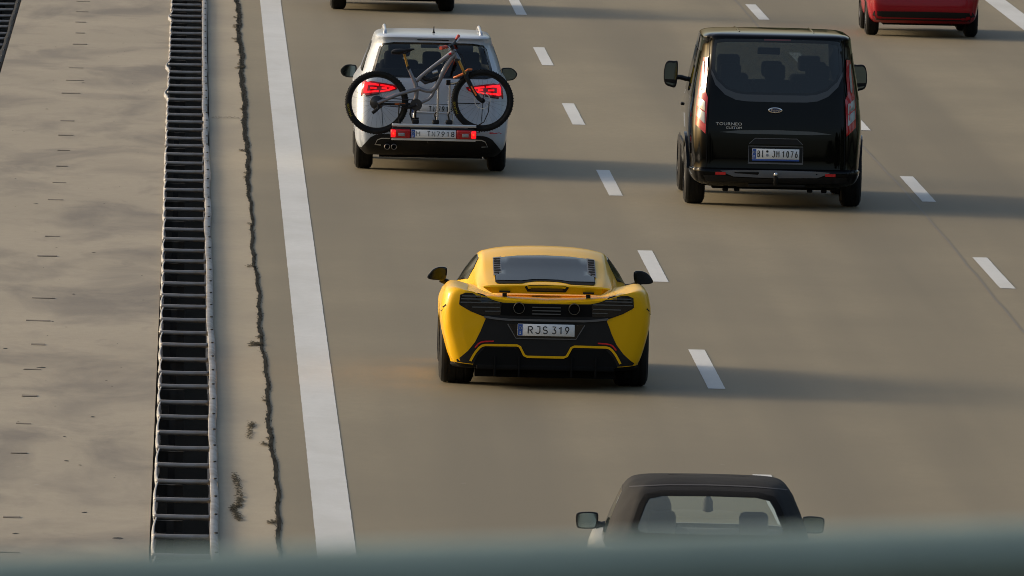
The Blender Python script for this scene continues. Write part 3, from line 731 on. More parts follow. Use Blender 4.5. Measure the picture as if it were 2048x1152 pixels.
# ------------------------------------------------------------------ boxy vehicles built from horizontal slices
def slices(tab):
    """tab rows: z, half width, rear y, front y, rear corner width factor, rear corner depth"""
    out = []
    for z, W, yr, yf, rc, rd in tab:
        out.append((z, [(0, yr), (W * .45, yr + .005), (W * rc * .86, yr + .02), (W * rc * .97, yr + rd * .45), (W * (rc + 1) / 2, yr + rd), (W, yr + rd + min(.5, .12 * (yf - yr))), (W, (yr + yf) / 2), (W * .97, yf - .19 * (yf - yr)), (W * .80, yf - min(.14, .09 * (yf - yr))), (W * .40, yf - .015), (0, yf)]))
    return out
def cavity(tab, z0, z1, inx, iny):
    rows = [(z, max(.1, W - inx), yr + iny, yf - iny, rc, rd) for z, W, yr, yf, rc, rd in tab]
    zs = [r[0] for r in rows]
    def at(z): return (z,) + tuple(pchip(zs, [r[i] for r in rows], z) for i in range(1, 6))
    n = 7; return loft(slices([at(z0 + (z1 - z0) * i / n) for i in range(n + 1)]), 'z', 2, 1)

def white_van_car():
    c = empty('white_car', (2.902, 191.10, 0), 'white family car carrying a grey mountain bike on its rear', 'car')
    tab = [(.20, .78, -.74, 3.45, .95, .2), (.28, .85, -.88, 3.60, .95, .2), (.40, .885, -.93, 3.66, .95, .2), (.50, .895, -.935, 3.66, .95, .2), (.62, .905, -.92, 3.64, .95, .22), (.80, .91, -.875, 3.55, .95, .24), (.98, .905, -.85, 3.3, .95, .25), (1.06, .875, -.835, 2.75, .94, .25), (1.14, .825, -.80, 2.5, .93, .25),
           (1.32, .765, -.71, 2.1, .915, .25), (1.48, .700, -.63, 1.72, .91, .22), (1.53, .688, -.63, 1.58, .92, .2), (1.568, .674, -.655, 1.4, .93, .18), (1.594, .645, -.57, 1.25, .93, .18), (1.609, .55, -.30, 1.1, .92, .2), (1.616, .36, 0.0, .9, .9, .2)]
    V, F = loft(slices(tab), 'z', 4, 3); sk = Skin(V, F, .0435, -.9)
    body = mk('body', V, F, M_white, c, True, 30)
    win = [(0, 1.500), (.45, 1.497), (.565, 1.482), (.60, 1.45), (.675, 1.18), (.67, 1.135), (.62, 1.125), (0, 1.125)]
    scr = [(-.62, 1.14), (.62, 1.14), (.55, 1.46), (-.55, 1.46)]
    side = [(-.35, 1.15), (-.12, 1.40), (.2, 1.47), (1.0, 1.47), (1.5, 1.40), (2.1, 1.16)]
    boolean(body, *cavity(tab, .55, 1.555, .09, .13))
    boolean(body, *prism_y(sym(win), -1.6, .1, .0435, -.9))
    boolean(body, *prism_y(scr, .9, 4.0)); boolean(body, *prism_x(side, -1.5, 1.5))
    arches(body, [(.60, 1.2, 0, .325, .36), (.60, 1.2, 2.79, .325, .36)]); line_inside(body, sk, M_seat)
    paint_below(body, lambda q, n: q.z < .28 or (n.z < -.7 and q.z < .5), M_plastic)
    sk.patch('rear_window_surround', sym([(0, 1.52), (.46, 1.518), (.585, 1.50), (.622, 1.46), (.70, 1.18), (.69, 1.125), (.63, 1.113), (0, 1.113)]) , M_tint, c, 0.002, grid=0.06, thick=0.0).name = 'rear_window'
    b_ = sk.ribbon('window_border', [(0, 1.512), (.46, 1.508), (.58, 1.492), (.612, 1.455), (.688, 1.18), (.68, 1.13), (.62, 1.119), (0, 1.119), (-.62, 1.119), (-.68, 1.13), (-.688, 1.18), (-.612, 1.455), (-.58, 1.492), (-.46, 1.508), (-.002, 1.512)], .024, M_gloss, c, 0.006, thick=0.01)
    sk.patch('windscreen', [(-.64, 1.12), (.64, 1.12), (.57, 1.48), (-.57, 1.48)], M_clear, c, 0.003, 'front', 0.1, 0.0)
    for md in ('left', 'right'): sk.patch('side_window', side, M_tint2, c, 0.004, md, 0.1, 0.0)
    sk.patch('high_brake_light', [(-.19, 1.562), (.19, 1.562), (.18, 1.550), (-.18, 1.550)], M_plastic, c, 0.006)
    sk.patch('window_sticker', [(.052, 1.475), (.072, 1.49), (.11, 1.492), (.15, 1.485), (.155, 1.455), (.11, 1.44), (.06, 1.45)], mat('sticker', (.13, .14, .15), .5), c, 0.008, thick=0.004)
    # tail lamps with lit light guides
    for s in (1, -1):
        lo = [(.385, 1.008), (.45, 1.022), (.60, 1.043), (.70, 1.058), (.785, 1.066), (.81, 1.05), (.823, .893), (.76, .895), (.62, .922), (.50, .94), (.42, .966)]
        t = sk.patch('tail_lamp', [(s * a, b) for a, b in lo], M_redl, c, 0.008, grid=0.05)
        gd = [(.46, 1.000), (.56, 1.018), (.605, 1.022), (.605, 1.004), (.56, .998), (.49, .985), (.52, .965), (.605, .950), (.605, .932), (.51, .948), (.43, .98)]
        sk.patch('light_guide', [(s * a, b) for a, b in gd], M_redlit, t, 0.014, grid=0.06, thick=0.008)
        gd = [(.625, 1.025), (.70, 1.035), (.772, 1.040), (.785, 1.02), (.795, .925), (.77, .918), (.625, .935), (.625, .952), (.755, .942), (.748, 1.010), (.70, 1.012), (.625, 1.004)]
        sk.patch('light_guide', [(s * a, b) for a, b in gd], M_redlit, t, 0.014, grid=0.06, thick=0.008)
        for x0, x1 in ((.53, .59), (.65, .72)):
            sk.patch('light_guide', [(s * x0, .986), (s * x1, .988), (s * x1, .970), (s * x0, .968)], M_redlit, t, 0.014, grid=0.06, thick=0.008)
        sk.patch('lamp_base', [(s * .615, .921), (s * .823, .893), (s * .823, .880), (s * .76, .878), (s * .615, .905)], mat('lamp_dark', (.03, .012, .012), .2), t, 0.007, grid=0.06)
        sk.patch('bumper_reflector', [(s * .675, .490), (s * .79, .490), (s * .815, .478), (s * .675, .474)], M_redline, c, 0.006)
        sk.ribbon('exhaust_trim', [(s * .585, .325), (s * .655, .328), (s * .628, .380), (s * .585, .397), (s * .48, .399)], .010, M_alu, c, 0.020, grid=0.03)
        sk.ribbon('tailgate_gap', [(s * a, b) for a, b in ((.60, 1.04), (.598, .92), (.575, .60), (.56, .48))], .006, M_under, body, 0.002)
    low = sk.patch('lower_bumper', sym([(0, .445), (.50, .448), (.61, .445), (.66, .432), (.709, .405), (.76, .345), (.795, .305), (.80, .265), (.74, .218), (.43, .212), (.30, .24), (0, .238)]), M_plastic, c, 0.014, grid=0.03)
    for x in (-.514, -.435): 
        e = lathe('exhaust', [(0, .026), (-.004, .030), (0.0, .034), (.08, .034), (.08, .026)], (x, -.985, .300), M_exh, c, 20, 'y')
        lathe('exhaust_bore', [(.02, 0), (.02, .0255), (.03, .0255), (.03, 0)], (x, -.985, .300), M_under, e, 20, 'y')
    sk.ribbon('tailgate_crease', [(-.56, .822), (-.30, .822), (-.27, .80), (.27, .80), (.30, .822), (.56, .822)], .010, M_under, body, 0.002)
    sk.ribbon('tailgate_gap', [(-.56, .482), (.56, .482)], .006, M_under, body, 0.002)
    plate(c, -.26, .26, -.912, .70, .80, ('D', ('M', .12, .22), ('TN', .42, .60), ('7918', .63, .96)))
    # roof rails, aerial, mirrors, wheels
    for s in (1, -1):
        x = s * .565
        rr = tube('roof_rail', [(x, -.42, 1.565), (x * .995, -.40, 1.605), (x * .985, -.33, 1.626), (x * .985, -.2, 1.634), (x * .985, .9, 1.645), (x * .985, 1.3, 1.61), (x, 1.4, 1.57)], [.020, .022, .020, .018, .018, .02, .02], M_alu, c, 8)
        wheel(c, s * .884, 0, .325, .215, M_rims); wheel(c, s * .875, 2.79, .325, .215, M_rims)
        out = [(s * a, b) for a, b in ((.855, 1.10), (.90, 1.122), (.98, 1.118), (1.035, 1.075), (1.045, 1.035), (1.01, .985), (.93, .968), (.868, .985))]
        mirror(c, out, 2.15, .12, [(s * .90, 2.2, 1.0), (s * .86, 2.22, .99), (s * .80, 2.25, 1.0)], M_plastic, M_mglass)
    tube('aerial', [(.01, -.25, 1.60), (.01, -.28, 1.63), (.01, -.36, 1.69)], [.022, .010, .004], M_plastic, c, 8)
    box('undertray', (-.60, .60, -.7, 3.0, .17, .26), M_under, c); box('cabin_floor', (-.7, .7, -.6, 2.6, .56, .60), M_seat, c)
    for x in (-.37, .37):
        seat(c, x, 1.15, .62, M_seat); 
    for x in (-.45, 0, .45): seat(c, x, .15, .62, M_seat, .55, True, .11)
    box('dashboard', (-.68, .68, 1.95, 2.35, .80, 1.08), M_seat, c, 0.05)
    box('rear_view_mirror', (-.11, .11, 1.56, 1.58, 1.36, 1.43), M_plastic, c, 0.01)
    return c
white_van_car()

def black_van():
    c = empty('black_van', (6.67, 184.35, 0), 'tall glossy black passenger van with plate BI JM 1076', 'van')
    tab = [(.24, .84, -.85, 3.85, .94, .22), (.30, .93, -.97, 3.95, .94, .2), (.40, .965, -1.0, 3.98, .94, .2), (.436, .968, -.99, 3.98, .94, .2), (.45, .966, -.93, 3.98, .93, .22), (.60, .975, -.92, 3.97, .925, .22), (.85, .985, -.905, 3.90, .92, .24), (1.00, .98, -.885, 3.72, .92, .25), (1.15, .965, -.86, 3.25, .92, .25), (1.24, .95, -.845, 2.95, .92, .25),
           (1.45, .915, -.80, 2.55, .915, .24), (1.70, .870, -.745, 2.1, .915, .22), (1.86, .848, -.71, 1.8, .925, .18), (1.91, .836, -.70, 1.65, .935, .14), (1.938, .80, -.66, 1.45, .94, .14), (1.955, .72, -.55, 1.25, .94, .14), (1.965, .54, -.3, 1.0, .93, .14)]
    V, F = loft(slices(tab), 'z', 4, 3); sk = Skin(V, F, .0433, -.9)
    body = mk('body', V, F, M_black, c, True, 30)
    win = [(0, 1.87), (.55, 1.868), (.68, 1.85), (.70, 1.80), (.715, 1.56), (.67, 1.46), (.56, 1.36), (.44, 1.312), (.34, 1.30), (0, 1.298)]
    scr = [(-.72, 1.30), (.72, 1.30), (.66, 1.83), (-.66, 1.83)]
    side = [(-.45, 1.25), (-.40, 1.72), (1.6, 1.72), (2.05, 1.55), (2.45, 1.25)]
    boolean(body, *cavity(tab, .60, 1.895, .09, .12))
    boolean(body, *prism_y(sym(win), -1.6, .0, .0433, -.9)); boolean(body, *prism_y(scr, 1.3, 4.4)); boolean(body, *prism_x(side, -1.5, 1.5))
    arches(body, [(.66, 1.3, 0, .345, .385), (.66, 1.3, 2.933, .345, .385)]); line_inside(body, sk, M_seat)
    glass_o = sym([(0, 1.905), (.58, 1.90), (.70, 1.885), (.715, 1.82), (.725, 1.545), (.68, 1.44), (.57, 1.335), (.45, 1.29), (.34, 1.278), (0, 1.276)])
    sk.patch('rear_window', glass_o, M_tint2, c, 0.003, grid=0.06, thick=0.0)
    sk.ribbon('window_border', [(0, 1.885), (.57, 1.882), (.685, 1.865), (.705, 1.80), (.716, 1.55), (.672, 1.448), (.565, 1.346), (.445, 1.30), (.34, 1.289), (0, 1.287), (-.34, 1.289), (-.445, 1.30), (-.565, 1.346), (-.672, 1.448), (-.716, 1.55), (-.705, 1.80), (-.685, 1.865), (-.57, 1.882), (-.002, 1.885)], .034, M_gloss, c, 0.006, thick=0.01)
    sk.patch('windscreen', [(-.74, 1.27), (.74, 1.27), (.68, 1.86), (-.68, 1.86)], M_clear, c, 0.003, 'front', 0.1, 0.0)
    for md in ('left', 'right'): sk.patch('side_window', [(-.5, 1.22), (-.44, 1.74), (1.62, 1.74), (2.09, 1.56), (2.5, 1.22)], M_tint2, c, 0.004, md, 0.1, 0.0)
    # swage under the glass: reflecting band on the tailgate, painted in paler black
    sk.patch('swage_highlight', sym([(0, 1.276), (.34, 1.278), (.45, 1.29), (.57, 1.335), (.68, 1.44), (.735, 1.55), (.735, 1.50), (.69, 1.38), (.58, 1.27), (.46, 1.215), (.34, 1.20), (0, 1.196)]), mat('swage_sheen', (.028, .028, .031), .35, 0, .6), c, 0.008, grid=0.05)
    sk.patch('high_brake_light', [(-.15, 1.905), (.15, 1.905), (.15, 1.888), (-.15, 1.888)], mat('brake_unlit2', (0.10, 0.008, 0.01), 0.15, 0, .5), c, 0.01)
    for s in (1, -1):
        lo = [(.770, 1.69), (.815, 1.685), (.84, 1.55), (.862, 1.36), (.885, 1.19), (.895, .93), (.79, .828), (.782, 1.0), (.768, 1.235), (.792, 1.30), (.774, 1.5)]
        t = sk.patch('tail_lamp', [(s * a, b) for a, b in lo], M_redl, c, 0.012, grid=0.05, thick=0.03)
        sk.patch('lamp_lens', [(s * a, b) for a, b in ((.806, 1.64), (.820, 1.64), (.846, 1.36), (.838, 1.31), (.820, 1.335), (.806, 1.50))], M_lensw, t, 0.017, grid=0.05, thick=0.008)
        sk.patch('lamp_lens', [(s * a, b) for a, b in ((.80, 1.19), (.868, 1.245), (.876, 1.14), (.80, 1.08))], M_lensw, t, 0.017, grid=0.05, thick=0.008)
        sk.patch('lamp_lens', [(s * a, b) for a, b in ((.80, 1.065), (.876, 1.125), (.882, 1.03), (.80, .94))], M_lensw, t, 0.017, grid=0.05, thick=0.008)
        sk.patch('bumper_reflector', [(s * .56, .401), (s * .675, .401), (s * .675, .372), (s * .56, .372)], M_redline, c, 0.010)
        sk.ribbon('tailgate_gap', [(s * a, b) for a, b in ((.755, 1.91), (.760, 1.6), (.758, 1.24), (.770, .82), (.778, .455))], .009, M_under, body, 0.0015)
        wheel(c, s * 1.0, 0, .345, .235, M_rims); wheel(c, s * .985, 2.933, .345, .225, M_rims)
        x0, x1 = (s * .995, s * 1.16)
        out = [(s * a, b) for a, b in ((1.005, 1.465), (1.05, 1.487), (1.12, 1.487), (1.155, 1.44), (1.168, 1.32), (1.15, 1.225), (1.09, 1.192), (1.02, 1.205))]
        mirror(c, out, 2.85, .13, [(s * 1.03, 2.92, 1.30), (s * .97, 2.94, 1.30), (s * .90, 2.98, 1.28)], M_plastic, M_mglass, 1.262)
        box('door_handle', (s * .985 - .012, s * .985 + .012, 1.75, 1.93, 1.03, 1.06), M_plastic, c, 0.006)
        sk.ribbon('side_moulding', [(.5, .62), (2.4, .62)], .07, M_plastic, c, 0.012, 'right' if s > 0 else 'left')
        sk.patch('wheel_arch_lip', [(-.47 , .42), (-.40, .62), (-.22, .76), (0, .81), (.22, .76), (.40, .62), (.47, .42), (.41, .42), (.35, .58), (.20, .70), (0, .745), (-.20, .70), (-.35, .58), (-.41, .42)], M_black, c, 0.022, 'right' if s > 0 else 'left', 0.06, 0.03)
        tube('roof_rib', [(s * .42, -.35, 1.957), (s * .42, .2, 1.966), (s * .42, 1.3, 1.95)], .012, M_black, c, 6)
    rec = sk.patch('plate_recess', [(-.305, .70), (.305, .70), (.305, .510), (-.305, .510)], M_plastic, c, 0.006, grid=0.08)
    sk.ribbon('recess_rim', [(-.305, .51), (.305, .51)], .018, M_grey, rec, 0.02)
    sk.ribbon('recess_rim', [(-.305, .50), (-.305, .70), (.305, .70), (.305, .50)], .010, M_grey, rec, 0.014)
    plate(c, -.265, .265, -.948, .558, .674, ('D', ('BI', .11, .25), ('JM', .42, .58), ('1076', .63, .97)))
    box('dealer_strip', (-.265, .265, -.946, -.938, .538, .5575), M_plateb, c, .002, 1)
    lathe('registration_seal', [(0, 0), (0, .013), (.004, .013), (.004, 0)], (-.095, -.953, .645), M_ink, c, 14, 'y'); lathe('registration_seal', [(0, 0), (0, .015), (.004, .015), (.004, 0)], (-.095, -.953, .602), mat('seal', (.25, .27, .32), .4), c, 14, 'y')
    h = sk.patch('tailgate_handle', [(-.305, .722), (-.235, .785), (.235, .785), (.305, .722)], M_plastic, c, 0.03, grid=0.06, thick=0.04)
    sk.ribbon('handle_edge', [(-.30, .726), (-.235, .787), (.235, .787), (.30, .726)], .008, M_grey, h, 0.035)
    sk.patch('tailgate_crease', [(-.63, .850), (-.42, .873), (0, .884), (.42, .873), (.63, .846), (.40, .836), (-.40, .836)], mat('crease_sheen', (.035, .036, .04), .3, 0, .6), c, 0.010, grid=0.05)  # light band on the crease, painted as a paler strip
    bd = lathe('badge', [(0, 0), (-.004, .06), (-.004, .072), (0, .08), (.012, .08), (.012, 0)], (0, 0, 0), M_chrome, c, 28, 'y')
    for v in bd.data.vertices: v.co = (v.co.x - .015, v.co.y - .900, v.co.z * .40 + 1.107)
    bf = lathe('badge_field', [(-.002, 0), (-.002, .064), (.004, .064), (.004, 0)], (0, 0, 0), mat('badge_blue', (.03, .05, .12), .25), bd, 28, 'y')
    for v in bf.data.vertices: v.co = (v.co.x - .015, v.co.y - .905, v.co.z * .36 + 1.107)
    text('badge_script', 'Ford', -.062, .032, -.9085, 1.092, 1.122, M_chrome, bd)
    text('model_lettering', 'TOURNEO', -.68, -.385, -.925, .928, .962, M_alu, c, 0, .01)
    text('model_lettering', 'CUSTOM', -.565, -.385, -.925, .888, .916, M_alu, c, 0, .01)
    # bumper face, tow bar and underside
    sk.patch('bumper_step', sym([(0, .428), (.45, .424), (.62, .415), (.55, .385), (.47, .355), (0, .345)]), M_grey, c, 0.006, grid=0.06)
    sk.patch('bumper_lower', sym([(0, .335), (.46, .345), (.55, .365), (.86, .365), (.88, .28), (.60, .24), (0, .25)]), M_plastic, c, 0.005, grid=0.06)
    tb = box('tow_bar', (-.30, .34, -.93, -.80, .245, .305), M_plastic, c, 0.01)
    tube('tow_neck', [(0, -.90, .28), (0, -1.04, .29), (0, -1.09, .33), (0, -1.09, .37)], .025, M_plastic, tb, 8)
    v, f = lathe_vf([(-.026, .0), (-.022, .014), (-.012, .023), (0, .026), (.012, .023), (.022, .014), (.026, 0)], 0, 0, 0, 14, 'y'); mk('tow_ball', [(a, b - 1.09, q + .395) for a, b, q in v], f, M_chrome, tb, True)
    for x in (-.55, -.42, .40, .56): box('exhaust_hanger', (x - .03, x + .03, -.75, -.6, .18, .27), M_under, c, 0.008)
    box('undertray', (-.70, .70, -.75, 3.3, .21, .36), M_under, c); box('cabin_floor', (-.8, .8, -.7, 3.0, .61, .65), M_seat, c)
    for x in (-.46, .46): seat(c, x, 1.95, .75, M_seat, .66)
    for y in (.95, .0):
        for x in (-.5, 0, .5): seat(c, x, y, .70, M_seat, .68, True, .12)
    box('dashboard', (-.8, .8, 2.6, 3.0, .9, 1.2), M_seat, c, .06); box('rear_view_mirror', (-.13, .13, 1.95, 1.97, 1.62, 1.70), M_plastic, c, .01)
    return c
black_van()

# ------------------------------------------------------------------ two cars cut off by the top edge
def hatchback(name, loc, label, paint, S, tyre_w, r, wb, low_z, W0, skirt):
    c = empty(name, loc, label, 'car')
    t = [(skirt, .86, -.62, .95), (skirt + .07, .94, -.72, 1.0), (.42, .975, -.76, 1.0), (.60, 1.0, -.74, .99), (.80, 1.0, -.70, .97), (.92, .985, -.66, .86), (1.0, .95, -.62, .70), (1.2, .86, -.50, .55), (1.38, .78, -.38, .42), (1.45, .72, -.34, .36), (1.49, .6, -.2, .3), (1.51, .4, 0, .2)]
    tab = [(z * (S if z > .5 else 1), W0 * w, yr, wb + (yf - .25) * 1.0 if yf > .8 else wb * yf, .94, .2) for z, w, yr, yf in t]
    V, F = loft(slices(tab), 'z', 4, 3); sk = Skin(V, F, .038, -.75)
    body = mk('body', V, F, paint, c, True, 30)
    arches(body, [(W0 - .25, 1.3, 0, r, r + .04), (W0 - .25, 1.3, wb, r, r + .04)])
    sk.patch('rear_window', [(-W0 * .68, 1.40 * S), (W0 * .68, 1.40 * S), (W0 * .80, 1.05 * S), (-W0 * .80, 1.05 * S)], M_dglass, c, .005, grid=.07)
    for md in ('left', 'right'): sk.patch('side_window', [(-.2, 1.02 * S), (0, 1.35 * S), (wb * .35, 1.40 * S), (wb * .66, 1.02 * S)], M_dglass, c, .005, md, .1)
    for s in (1, -1):
        sk.patch('tail_lamp', [(s * W0 * .93, .98 * S), (s * W0 * .72, .95 * S), (s * W0 * .72, .76 * S), (s * W0 * .95, .72 * S)], M_redl, c, .008, grid=.06)
        wheel(c, s * (W0 - .008), 0, r, tyre_w, M_rims); wheel(c, s * (W0 - .02), wb, r, tyre_w, M_rims)
        o = [(s * a, b * S) for a, b in ((W0 + .02, 1.04), (W0 + .15, 1.03), (W0 + .16, .94), (W0 + .03, .93))]
        mirror(c, o, wb * .72, .1, [(s * (W0 + .05), wb * .73, .95 * S), (s * (W0 - .03), wb * .74, .94 * S)], paint, M_mglass)
    sk.patch('lower_bumper', sym([(0, low_z), (W0 * .8, low_z - .005), (W0 * .97, low_z - .02), (W0 * .97, skirt - .02), (0, skirt - .02)]), M_plastic, c, .006, grid=.07)
    sk.patch('plate_holder', [(-.26, .78 * S), (.26, .78 * S), (.26, .67 * S), (-.26, .67 * S)], M_platew, c, .008)
    box('undertray', (-W0 + .25, W0 - .25, -.5, wb + .3, skirt - .03, skirt + .12), M_under, c)
    return c
hatchback('red_car', (10.603, 235.17, 0), 'small red car cut off by the top edge at upper right', M_red, .98, .195, .29, 2.3, .375, .818, .20)
hatchback('dark_car', (3.053, 240.80, 0), 'dark car cut off by the top edge above the white car', M_dark, 1.1, .235, .34, 2.65, .42, .921, .185)

# ------------------------------------------------------------------ bike carrier on the tow bar of the white car, and the bike standing on it
CX, CY = 2.902, 191.10
def bike_carrier():
    c = empty('bike_carrier', (CX, CY - 1.0, 0.25), 'silver tow bar bike carrier with lamp board and plate M TN7918', 'bike carrier')
    def L(p): return (p[0], p[1] + 1.0, p[2] - 0.25)          # car coordinates (y from the rear axle) to carrier
    def tb(n, pts, r, m, par=c, k=8): return tube(n, [L(p) for p in pts], r, m, par, k)
    def bx(n, b, m, par=c, bev=.004): return box(n, (b[0], b[1], b[2] + 1, b[3] + 1, b[4] - .25, b[5] - .25), m, par, bev)
    bx('coupling', (-.05, .05, -1.20, -.97, .36, .44), M_plastic); bx('frame_bar', (-.30, .33, -1.22, -1.16, .40, .45), M_alu)
    bx('frame_bar', (-.06, .09, -1.30, -1.0, .40, .46), M_alu)
    bx('wheel_tray', (-.468, .512, -1.36, -1.22, .556, .590), M_alu); bx('wheel_tray', (-.44, .48, -1.14, -1.04, .545, .575), M_alu)
    for x in (-.20, .24): bx('tray_support', (x - .02, x + .02, -1.34, -1.05, .44, .56), M_alu)
    bd = bx('lamp_board', (-.470, .505, -1.375, -1.345, .398, .425), M_white2)
    bx('board_back', (-.46, .49, -1.35, -1.33, .42, .55), M_plastic)
    for s, x0, x1 in ((-1, -.483, -.252), (1, .283, .515)):
        l = bx('board_lamp', (x0, x1, -1.40, -1.35, .425, .528), M_redl, c, .012)
        xo = x0 if s < 0 else x1; a, b = sorted((xo - s * .004, xo - s * .060)); q = bx('lit_lens', (a, b, -1.407, -1.38, .432, .522), M_redlit, l, .012); a, b = sorted((xo - s * .022, xo - s * .046)); bx('bulb', (a, b, -1.411, -1.38, .462, .490), M_redhot, l, .008)
        a, b = sorted((xo - s * .07, xo - s * .225)); bx('lamp_strip', (a, b, -1.407, -1.38, .500, .520), M_redline, l, .004)
        a, b = sorted((xo - s * .09, xo - s * .165)); bx('reversing_lens', (a, b, -1.406, -1.38, .447, .485), M_lensw, l, .004)
    p = plate(c, -.244, .278, -.395, .182, .276, ('D', ('M', .105, .20), ('TN', .355, .535), ('7918', .565, .965)))
    # hoop and the arm that holds the frame
    tb('hoop', [(-.215, -1.10, .56), (-.212, -1.12, .70), (-.19, -1.12, .716), (.22, -1.12, .712), (.245, -1.12, .70), (.245, -1.10, .56)], .012, M_alu)
    tb('upright', [(.20, -1.12, .56), (.20, -1.12, 1.05), (.185, -1.13, 1.07)], .013, M_alu); tb('upright', [(.063, -1.15, .56), (.063, -1.15, 1.06), (.05, -1.20, 1.09)], .013, M_alu)
    tb('frame_clamp', [(.18, -1.13, 1.06), (.24, -1.20, 1.06), (.30, -1.26, 1.08)], .012, M_plastic)
    bx('clamp_head', (.155, .205, -1.16, -1.10, 1.04, 1.10), M_plastic); bx('clamp_head', (.03, .085, -1.28, -1.16, 1.07, 1.11), M_plastic)
    for x in (-.19, .045, .20):
        k = bx('wheel_clamp', (x - .045, x + .035, -1.33, -1.20, .588, .64), M_plastic, c, .015)
        tb('strap', [(x - .04, -1.30, .62), (x - .07, -1.31, .70), (x - .06, -1.31, .76)] if x < 0 else [(x, -1.30, .62), (x - .02, -1.31, .70), (x, -1.31, .735)], .010, M_plastic, k, 6)
    return c
bike_carrier()

def bike():
    c = empty('mountain_bike', (CX, CY - 1.28, .455), 'grey full-suspension mountain bike strapped across the rear of the white car', 'bicycle')
    z0 = .455
    def P(x, z, y=0.0): return (x, y, z - z0)
    def tb(n, pts, r, m, par=c, k=10): return tube(n, [P(*q) for q in pts], r, m, par, k)
    def bwheel(nm, x, z, rad, lab):
        w = lathe(nm, [(-.02, 0), (-.02, .018), (-.045, .022), (-.045, .03), (.045, .03), (.045, .022), (.02, .018), (.02, 0)], P(x, z), M_plastic, c, 16, 'y'); w['label'] = lab
        n = 72; V, F = [], []; prof = []
        for j in range(10):
            a = 2 * math.pi * j / 10; prof.append((.029 * math.sin(a), (rad - .032) + .030 * math.cos(a)))
        v, f = lathe_vf(prof, *P(x, z), n, 'y'); parts = [(v, f)]
        for k in range(n):              # tread knobs
            for dy in (-.018, .0, .018):
                a = 2 * math.pi * (k + (.5 if dy else 0)) / n; ca, sa = math.cos(a), math.sin(a); q = []
                for rr_ in (rad - .012, rad + (.004 if dy == 0 else -.002)):
                    for da in (-.016, .016):
                        for ddy in (-.006, .006): q.append((x + rr_ * math.cos(a + da), dy + ddy, z - z0 + rr_ * math.sin(a + da)))
                parts.append((q, [(0, 1, 3, 2), (4, 6, 7, 5), (0, 4, 5, 1), (2, 3, 7, 6), (0, 2, 6, 4), (1, 5, 7, 3)]))
        mk('bike_tyre', *join_vf(parts), M_tyre, w, True, 40)
        lathe('bike_rim', [(-.014, rad - .058), (-.014, rad - .075), (.014, rad - .075), (.014, rad - .058)], P(x, z), M_plastic, w, 48, 'y')
        sp = []
        for k in range(28):
            a = 2 * math.pi * k / 28; b = a + (.5 if k % 2 else -.5); sy = .03 if k % 4 < 2 else -.03
            sp.append(tube_vf([P(x + .026 * math.cos(b), z + .026 * math.sin(b), sy), P(x + (rad - .07) * math.cos(a), z + (rad - .07) * math.sin(a))], .0010, 4))
        mk('spokes', *join_vf(sp), M_rim, w)
        # yellow sidewall lettering: one run of characters bent round the rim
        cu = bpy.data.curves.new('t', 'FONT'); cu.body = 'MAXXIS'; cu.size = 1; cu.resolution_u = 1
        t = bpy.data.objects.new('t', cu); COL.objects.link(t); dg = bpy.context.evaluated_depsgraph_get(); me = bpy.data.meshes.new_from_object(t.evaluated_get(dg)); bpy.data.objects.remove(t, do_unlink=True)
        xs = [v.co.x for v in me.vertices]; ys = [v.co.y for v in me.vertices]
        for v in me.vertices:
            a = R(196) + R(-26) * ((v.co.x - min(xs)) / (max(xs) - min(xs)) - .5); q = rad - .046 + .024 * (v.co.y - min(ys)) / (max(ys) - min(ys))
            v.co = P(x + q * math.cos(a), z + q * math.sin(a), -.0305)
        link('sidewall_lettering', me, M_ylet, w)
        return w
    rw = bwheel('rear_wheel', -.649, .826, .368, 'rear wheel with cassette, left of the frame'); fw = bwheel('front_wheel', .578, .875, .362, 'front wheel with disc rotor')
    cs = lathe('cassette', [(-.062, .0), (-.062, .025), (-.055, .045), (-.045, .060), (-.035, .080), (-.03, .082), (-.03, 0)], P(-.649, .828), M_rim, rw, 28, 'y')
    lathe('disc_rotor', [(-.036, .086), (-.036, .095), (-.033, .095), (-.033, .086)], P(.578, .875), M_alu, fw, 36, 'y')
    f = tb('frame', [(-.215, .83), (-.190, .90), (-.189, .96), (-.200, 1.05), (-.245, 1.14), (-.285, 1.222)], [.026, .024, .026, .026, .020, .019], M_bikegrey)
    tb('top_tube', [(-.195, 1.085), (-.10, 1.175), (.0, 1.26), (.12, 1.35), (.232, 1.432)], [.026, .024, .022, .026, .034], M_bikegrey, f)
    tb('down_tube', [(.250, 1.40), (.206, 1.354), (.155, 1.27), (.107, 1.181), (.060, 1.075), (.025, 1.005), (-.02, .975), (-.07, .972), (-.129, .987), (-.19, 1.01)], [.034, .034, .031, .030, .029, .029, .026, .023, .023, .024], M_bikegrey, f)
    tb('lower_link', [(.015, .985), (-.01, .92), (-.045, .878), (-.12, .842), (-.20, .808)], [.020, .017, .017, .020, .026], M_bikegrey, f)
    tb('head_tube', [(.222, 1.455), (.255, 1.395), (.282, 1.345)], [.032, .031, .034], M_bikegrey, f)
    tb('swing_arm', [(-.640, .825, -.05), (-.52, .875, -.05), (-.419, .921, -.045), (-.28, .965, -.03), (-.15, 1.003, -.02)], [.022, .021, .021, .022, .025], M_bikegrey)
    tb('swing_arm', [(-.640, .825, .06), (-.419, .921, .05), (-.15, 1.003, .02)], .020, M_bikegrey)
    cst = tb('chain_stay', [(-.62, .818, -.045), (-.45, .812, -.05), (-.297, .815, -.04), (-.20, .815, -.02)], [.013, .015, .017, .018], M_plastic)
    tb('stay_label', [(-.44, .816, -.068), (-.32, .818, -.062)], .006, M_orange, cst, 6)
